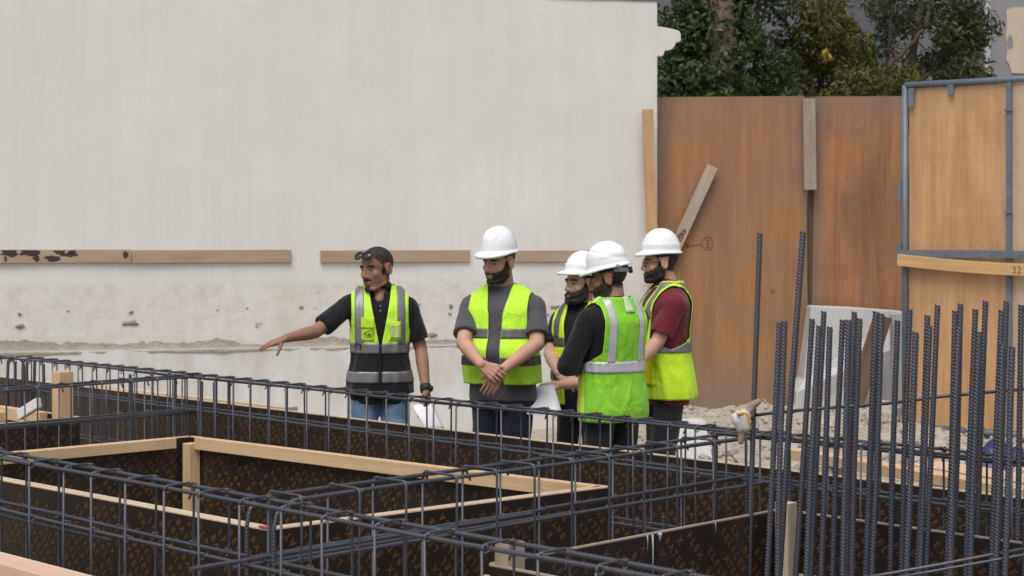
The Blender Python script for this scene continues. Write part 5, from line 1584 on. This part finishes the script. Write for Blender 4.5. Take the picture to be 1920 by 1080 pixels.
# 2: hands clasped
p2 = person(dict(label='man in grey t-shirt, open lime vest and white hard hat with hands clasped', xy=(px(942, 10.3), 10.3), yaw=165, S=1.005, head=(-24, -8, -2), headpos=(.012, .040, .010), fat=1.08,
    build=(1.10, 1.23, 1.10, .030), shw=1.12, armr=1.10, legr=1.06, skin='skin_tan', lip='lip_tan', beard=(.0022, .118, True), beard_mat='hair', shirt='grey_shirt', trousers='navy', shirt_hem=.845, sleeve=.78, seed=2,
    arms=dict(R=dict(el=(869, 643, 10.14), wr=(902, 683, 9.95), fw=(.80, -.05, -.58), bk=(.1, -1, .2), th=-1, curl=(14, 26, 20), thumb=(.85, .45, .1)),
              L=dict(el=(1007, 645, 10.12), wr=(938, 697, 9.99), fw=(-.55, .0, -.84), bk=(0, -1, .1), th=1, curl=(10, 18, 14))),
    vest=dict(mats=['lime'], hem=.945, open=itp((.9, .052), (1.2, .040), (1.35, .044), (1.5, .078)), xs=.172, zarm=1.17, bands=[(1.213, 1.268), (1.056, 1.108)], tape='reflect_dark', flare=.018, trim='lime'),
    helmet=dict(style=0, tilt=1, peak=.042)))
# 3: bearded, mostly hidden
p3 = person(dict(label='bearded man in black t-shirt and white hard hat standing behind the green vest', xy=(px(1091, 10.82), 10.82), yaw=150, S=.925, head=(-25, 2, 0), headpos=(.0, .015, -.005),
    build=(1.08, 1.08, 1.04, .005), skin='skin_fair', lip='lip_tan', beard=(.010, .136, True), shirt='black', trousers='dark', sleeve=.72, seed=3,
    arms=dict(R=dict(el=(1031, 664, 10.80), wr=(1047, 700, 10.58), fw=(.72, -.35, -.45), bk=(-.3, -.75, .5), th=-1, curl=(12, 20, 16)),
              L=dict(el=(1108, 715, 10.48), wr=(1046, 722, 10.45), fw=(-.90, -.10, -.22), bk=(-.1, -.65, .75), th=1, curl=(38, 40, 25), thumb=(.7, .4, -.6))),
    vest=dict(mats=['lime2'], hem=.84, open=itp((.8, .05), (1.3, .05), (1.5, .074)), xs=.165, zarm=1.18, bands=[(1.225, 1.285), (1.0, 1.055)], verticals=[(.092, .135, 1.28, 'FB')], tape='reflect_dark',
        pockets=[('chest_pocket', 'yellow', .05, .125, 1.06, 1.205, .006), ('pocket_flap', 'yellow', .048, .127, 1.150, 1.212, .012)]),
    helmet=dict(style=2, tilt=5, peak=.040)))
# 4: his back to the camera
p4 = person(dict(label='man in green vest and black long sleeves seen from behind with folded arms', xy=(px(1148, 9.92), 9.92), yaw=35, S=.965, head=(46, -9, 0), headpos=(-.01, .03, -.012),
    build=(1.10, 1.10, 1.03, 0), shw=1.04, armr=1.12, skin='skin_dark', lip='lip_brown', beard=(.0026, .112, True), beard_mat='stubble', shirt='black', long=True, trousers='dark', seed=4,
    arms=dict(L=dict(el=(1064, 686, 9.76), wr=(1115, 684, 10.07), fw=(.8, .5, .1), bk=(-.5, .8, .1), th=1, curl=(20, 25, 20)),
              R=dict(el=(1180, 694, 10.20), wr=(1112, 690, 10.05), fw=(-.80, -.58, .02), bk=(-.5, .8, .2), th=1, curl=(20, 30, 22))),
    vest=dict(mats=['green', 'lime2'], front_mi=1, hem=.80, zones=[(.80, 1.502, 0)], open=itp((.7, .05), (1.3, .05), (1.5, .072)), xs=.150, zarm=1.14, bands=[(1.085, 1.150)], verticals=[(.082, .125, 1.145, 'FB')], tape='reflect_white', flare=.014, trim='lime2'),
    helmet=dict(style=1, tilt=-3, peak=.040, ratchet=True)))
root4, hd4, HM4, arms4, lo4, S4 = p4
vs, fs = [], []
for j in range(7):
    for i in range(4):
        z = (1.425 + .075 * j / 6) * S4; th = math.pi + (-.012 + .024 * i / 3) / .10 - .10; vs.append(lo4.pt(th, z, .026))
fs = [(j * 4 + i, j * 4 + i + 1, (j + 1) * 4 + i + 1, (j + 1) * 4 + i) for j in range(6) for i in range(3)]
mb = MB(); mb.add(vs, fs); o = mb.build('neck_tape', 'pale_tape', root4, True); m = o.modifiers.new('t', 'SOLIDIFY'); m.thickness = .002; m.offset = 0
# 5: maroon polo and spectacles
p5 = person(dict(label='bearded man in maroon polo, spectacles and white hard hat at right', xy=(px(1247, 10.75), 10.75), yaw=101, S=1.008, head=(-4, -3, 0), headpos=(0, .035, -.008), fat=1.05,
    build=(1.07, 1.10, 1.05, .02), shw=1.05, armr=1.08, legr=1.05, skin='skin_tan', lip='lip_tan', beard=(.0065, .124, True), shirt='maroon', trousers='dark', collar=True, shirt_hem=.775, sleeve=.80, seed=5,
    arms=dict(L=dict(el=(1233, 640, 10.55), wr=(1188, 690, 10.42), fw=(-.9, .3, -.2), bk=(-.2, -.8, .5), th=1, curl=(20, 25, 20)),
              R=dict(el=(1225, 645, 10.98), wr=(1180, 690, 10.66), fw=(-.6, -.7, -.3), bk=(-.8, .1, .5), th=-1, curl=(20, 25, 20))),
    vest=dict(mats=['lime2'], hem=.815, open=itp((.7, .05), (1.3, .05), (1.5, .076)), xs=.140, zarm=1.12, bands=[(1.095, 1.155), (1.30, 1.35)], verticals=[(.085, .125, 1.15, 'FB')], tape='reflect', flare=.016, trim='lime2',
        pockets=[('side_pocket', 'yellow', -.15, -.06, .90, 1.06, .008)]),
    helmet=dict(style=2, tilt=2, peak=.034, size=(.0945, .114, .132))))
root5, hd5, HM5, arms5, _, _ = p5
frm = MB(); gls = MB()
for s in (-1, 1):
    rg_ = [hd5(s * .032 + .023 * math.cos(a), .091 - abs(.023 * math.cos(a) * s + .0) * .12, -.004 + .018 * math.sin(a)) for a in np.linspace(0, 2 * math.pi, 19)[:-1]]
    frm.tube(rg_ + [rg_[0]], .0019, 6); frm.tube([hd5(s * .055, .088, .004), hd5(s * .068, .06, .006), hd5(s * .078, .0, .004)], .0019, 6)
frm.tube([hd5(-.009, .095, .0), hd5(0, .098, .003), hd5(.009, .095, .0)], .0018, 6)
frm.build('spectacles', 'frame', root5, True)

# papers held in the hands
def paper(name, label, P, nu=10, nv=6, curve=.03, nrm=(0, -1, .2), sheets=3):
    """sheets through four corners, bowed along their length"""
    P = [at(*q) for q in P]; n = Vector(nrm).normalized(); vs, fs = [], []
    t = empty(name, (P[0] + P[2]) / 2); tag(t, label, 'paper')
    for k in range(sheets):
        mb = MB(); vs = []
        for j in range(nv + 1):
            for i in range(nu + 1):
                a, b_ = i / nu, j / nv
                p = (P[0] * (1 - a) + P[1] * a) * (1 - b_) + (P[3] * (1 - a) + P[2] * a) * b_
                p = p + n * (curve * math.sin(math.pi * b_) + .01 * math.sin(a * 5) * a - k * .0035) + (P[1] - P[0]) * .025 * k + (P[3] - P[0]) * .02 * k
                vs.append(p)
        fs = [(j * (nu + 1) + i, j * (nu + 1) + i + 1, (j + 1) * (nu + 1) + i + 1, (j + 1) * (nu + 1) + i) for j in range(nv) for i in range(nu)]
        mb.add(vs, fs); o = wpart(mb, 'sheet', 'white', t, True); m = o.modifiers.new('t', 'SOLIDIFY'); m.thickness = .0008
    return t
paper('paper_sheets', 'white folded papers in the lowered hand of the pointing man', [(773, 760, 10.40), (806, 752, 10.46), (833, 806, 10.38), (800, 806, 10.32)], curve=.02)
paper('paper_sheets', 'white papers held in front of the bearded man in black t-shirt', [(985, 729, 10.40), (1036, 721, 10.42), (1052, 776, 10.20), (988, 776, 10.16)], curve=.015)

# ================================================================== GLOVE, RUBBLE AND LITTER
def blob(pts_r, name, mat, parent, vox=.006, sm=3):
    mb = MB()
    for p0, p1_, r0, r1 in pts_r: capsule(mb, p0, p1_, r0, r1)
    me = remesh(mb, vox, sm); o = link(name, me, mat, parent, True); o.location = -acc(parent); return o
Yg = 6.87
g = lambda u, v, dy=0: at(u, v, Yg + dy)
gp = blob([(g(1385, 788), g(1391, 802, .0), .026, .024), (g(1395, 780, -.01), g(1398, 800, -.01), .026, .024), (g(1404, 776, .01), g(1408, 764, .01), .020, .017), (g(1376, 781), g(1384, 790), .011, .02), (g(1392, 772), g(1394, 785), .010, .02), (g(1383, 774), g(1388, 786), .010, .02)], 'glove_palm', 'glove', gl, .004, 2)
blob([(g(1393, 808), g(1389, 828), .018, .0125), (g(1397, 806, .005), g(1391, 822, .01), .014, .011)], 'glove_finger', 'glove_brown', gl, .004, 2)
blob([(g(1405, 770), g(1412, 759), .0175, .0165), (g(1412, 759), g(1421, 754), .016, .013)], 'glove_cuff', 'glove_brown', gl, .004, 2)
blob([(g(1399, 776, -.028), g(1406, 792, -.026), .0085, .0085), (g(1406, 792, -.026), g(1402, 803, -.022), .0085, .006), (g(1384, 776, -.026), g(1393, 775, -.030), .0075, .0075)], 'glove_trim', 'glove_yellow', gl, .003, 1)

def rock(seed, n=2):
    bm = bmesh.new(); bmesh.ops.create_icosphere(bm, subdivisions=n, radius=1)
    rg = random.Random(seed); sx, sy, sz = rg.uniform(.8, 1.3), rg.uniform(.7, 1.1), rg.uniform(.5, .85)
    for v in bm.verts:
        d = 1 + .38 * mnoise.noise(v.co * 1.1 + Vector((seed * 3.1, 0, 0))) + .16 * mnoise.noise(v.co * 2.7 + Vector((0, seed * 1.7, 0)))
        v.co = Vector((v.co.x * sx, v.co.y * sy, v.co.z * sz)) * d
    me = bpy.data.meshes.new('stone'); bm.to_mesh(me); bm.free(); me.materials.append(MAT['stone'])
    return me
rocks = [rock(i + 1) for i in range(7)]
rg = random.Random(12)
def put_stone(x, y, s, label):
    o = bpy.data.objects.new('stone', rg.choice(rocks)); COL.objects.link(o)
    o.location = (x, y, gz(x, y) + s * .25); o.scale = (s, s * rg.uniform(.8, 1.1), s * rg.uniform(.7, 1)); o.rotation_euler = (rg.uniform(-.4, .4), rg.uniform(-.4, .4), rg.uniform(0, 6.3))
    tag(o, label, 'stone', 'pale stones in the rubble')
for k in range(90):
    Yk = rg.uniform(12.6, 16.3); u = rg.uniform(1275, 1935); s = rg.choice((.035, .045, .05, .06, .08, .11))
    put_stone((u - 960) / F * Yk, Yk, s, 'pale broken stone lying in the rubble before the hoarding')
V, Fq = [], []
base = rocks[0]; bv = [v.co.copy() for v in rock(33, 1).vertices]; bf = [tuple(p.vertices) for p in rock(33, 1).polygons]
for k in range(2600):
    Yk = rg.uniform(12.0, 16.6); u = rg.uniform(1180, 1960) if k % 5 else rg.uniform(820, 1200); x = (u - 960) / F * Yk
    if k % 5 == 0: Yk = rg.uniform(14.8, 15.7); x = (u - 960) / F * Yk
    s = rg.uniform(.006, .028) * (1 if k % 5 else .5); a = rg.uniform(0, 6.3); z = gz(x, Yk); q = len(V)
    for v in bv: V.append((x + s * (v.x * math.cos(a) - v.y * math.sin(a)), Yk + s * (v.x * math.sin(a) + v.y * math.cos(a)), z + s * (.3 + v.z)))
    Fq.extend([tuple(i + q for i in f) for f in bf])
me = bpy.data.meshes.new('rubble'); me.from_pydata(V, [], Fq); tag(link('rubble', me, 'rubble', None, False), 'fine pale rubble and gravel scattered before the hoarding', 'rubble', kind='stuff')
# a white board lying in the rubble, a blue tarpaulin, concrete lumps
p = at(1287, 822, 13.6); mb = MB(); mb.box((p.x, 13.6, gz(p.x, 13.6) + .15), (.155, .03, .0), (-.02, .05, .0), (-.025, .05, .15)); o = mb.build('white_board', 'sheet'); bevel(o, .008)
tag(o, 'white board standing in the rubble behind the maroon man', 'board')
tp = at(1866, 838, 13.2); vs, fs = [], []; nn = 26
for j in range(nn + 1):
    for i in range(nn + 1):
        a, b_ = i / nn * 2 - 1, j / nn * 2 - 1; r2 = min(1, a * a + b_ * b_)
        x = tp.x + a * .30; y = 13.2 + b_ * .3
        z = gz(x, y) + .26 * (1 - r2) ** .7 * (.75 + .5 * mnoise.noise(Vector((a * 2.2, b_ * 2.2, 4)))) + .04 * mnoise.noise(Vector((a * 6, b_ * 6, 8))) * (1 - r2) - .015
        vs.append((x, y, z))
fs = [(j * (nn + 1) + i, j * (nn + 1) + i + 1, (j + 1) * (nn + 1) + i + 1, (j + 1) * (nn + 1) + i) for j in range(nn) for i in range(nn)]
mb = MB(); mb.add(vs, fs); tag(mb.build('tarpaulin', 'blue_tarp', None, True), 'crumpled dark blue tarpaulin heaped in front of the gate', 'tarpaulin')
for (u, Yk, s, lab) in ((1660, 15.3, .22, 'large pale stone lump below the concrete barrier'), (1752, 13.9, .16, 'rounded white boulder before the gate'), (1545, 14.9, .13, 'pale stone lump left of the barrier foot'), (1400, 13.4, .10, 'flat stone in the rubble below the hanging glove')):
    put_stone((u - 960) / F * Yk, Yk, s, lab)
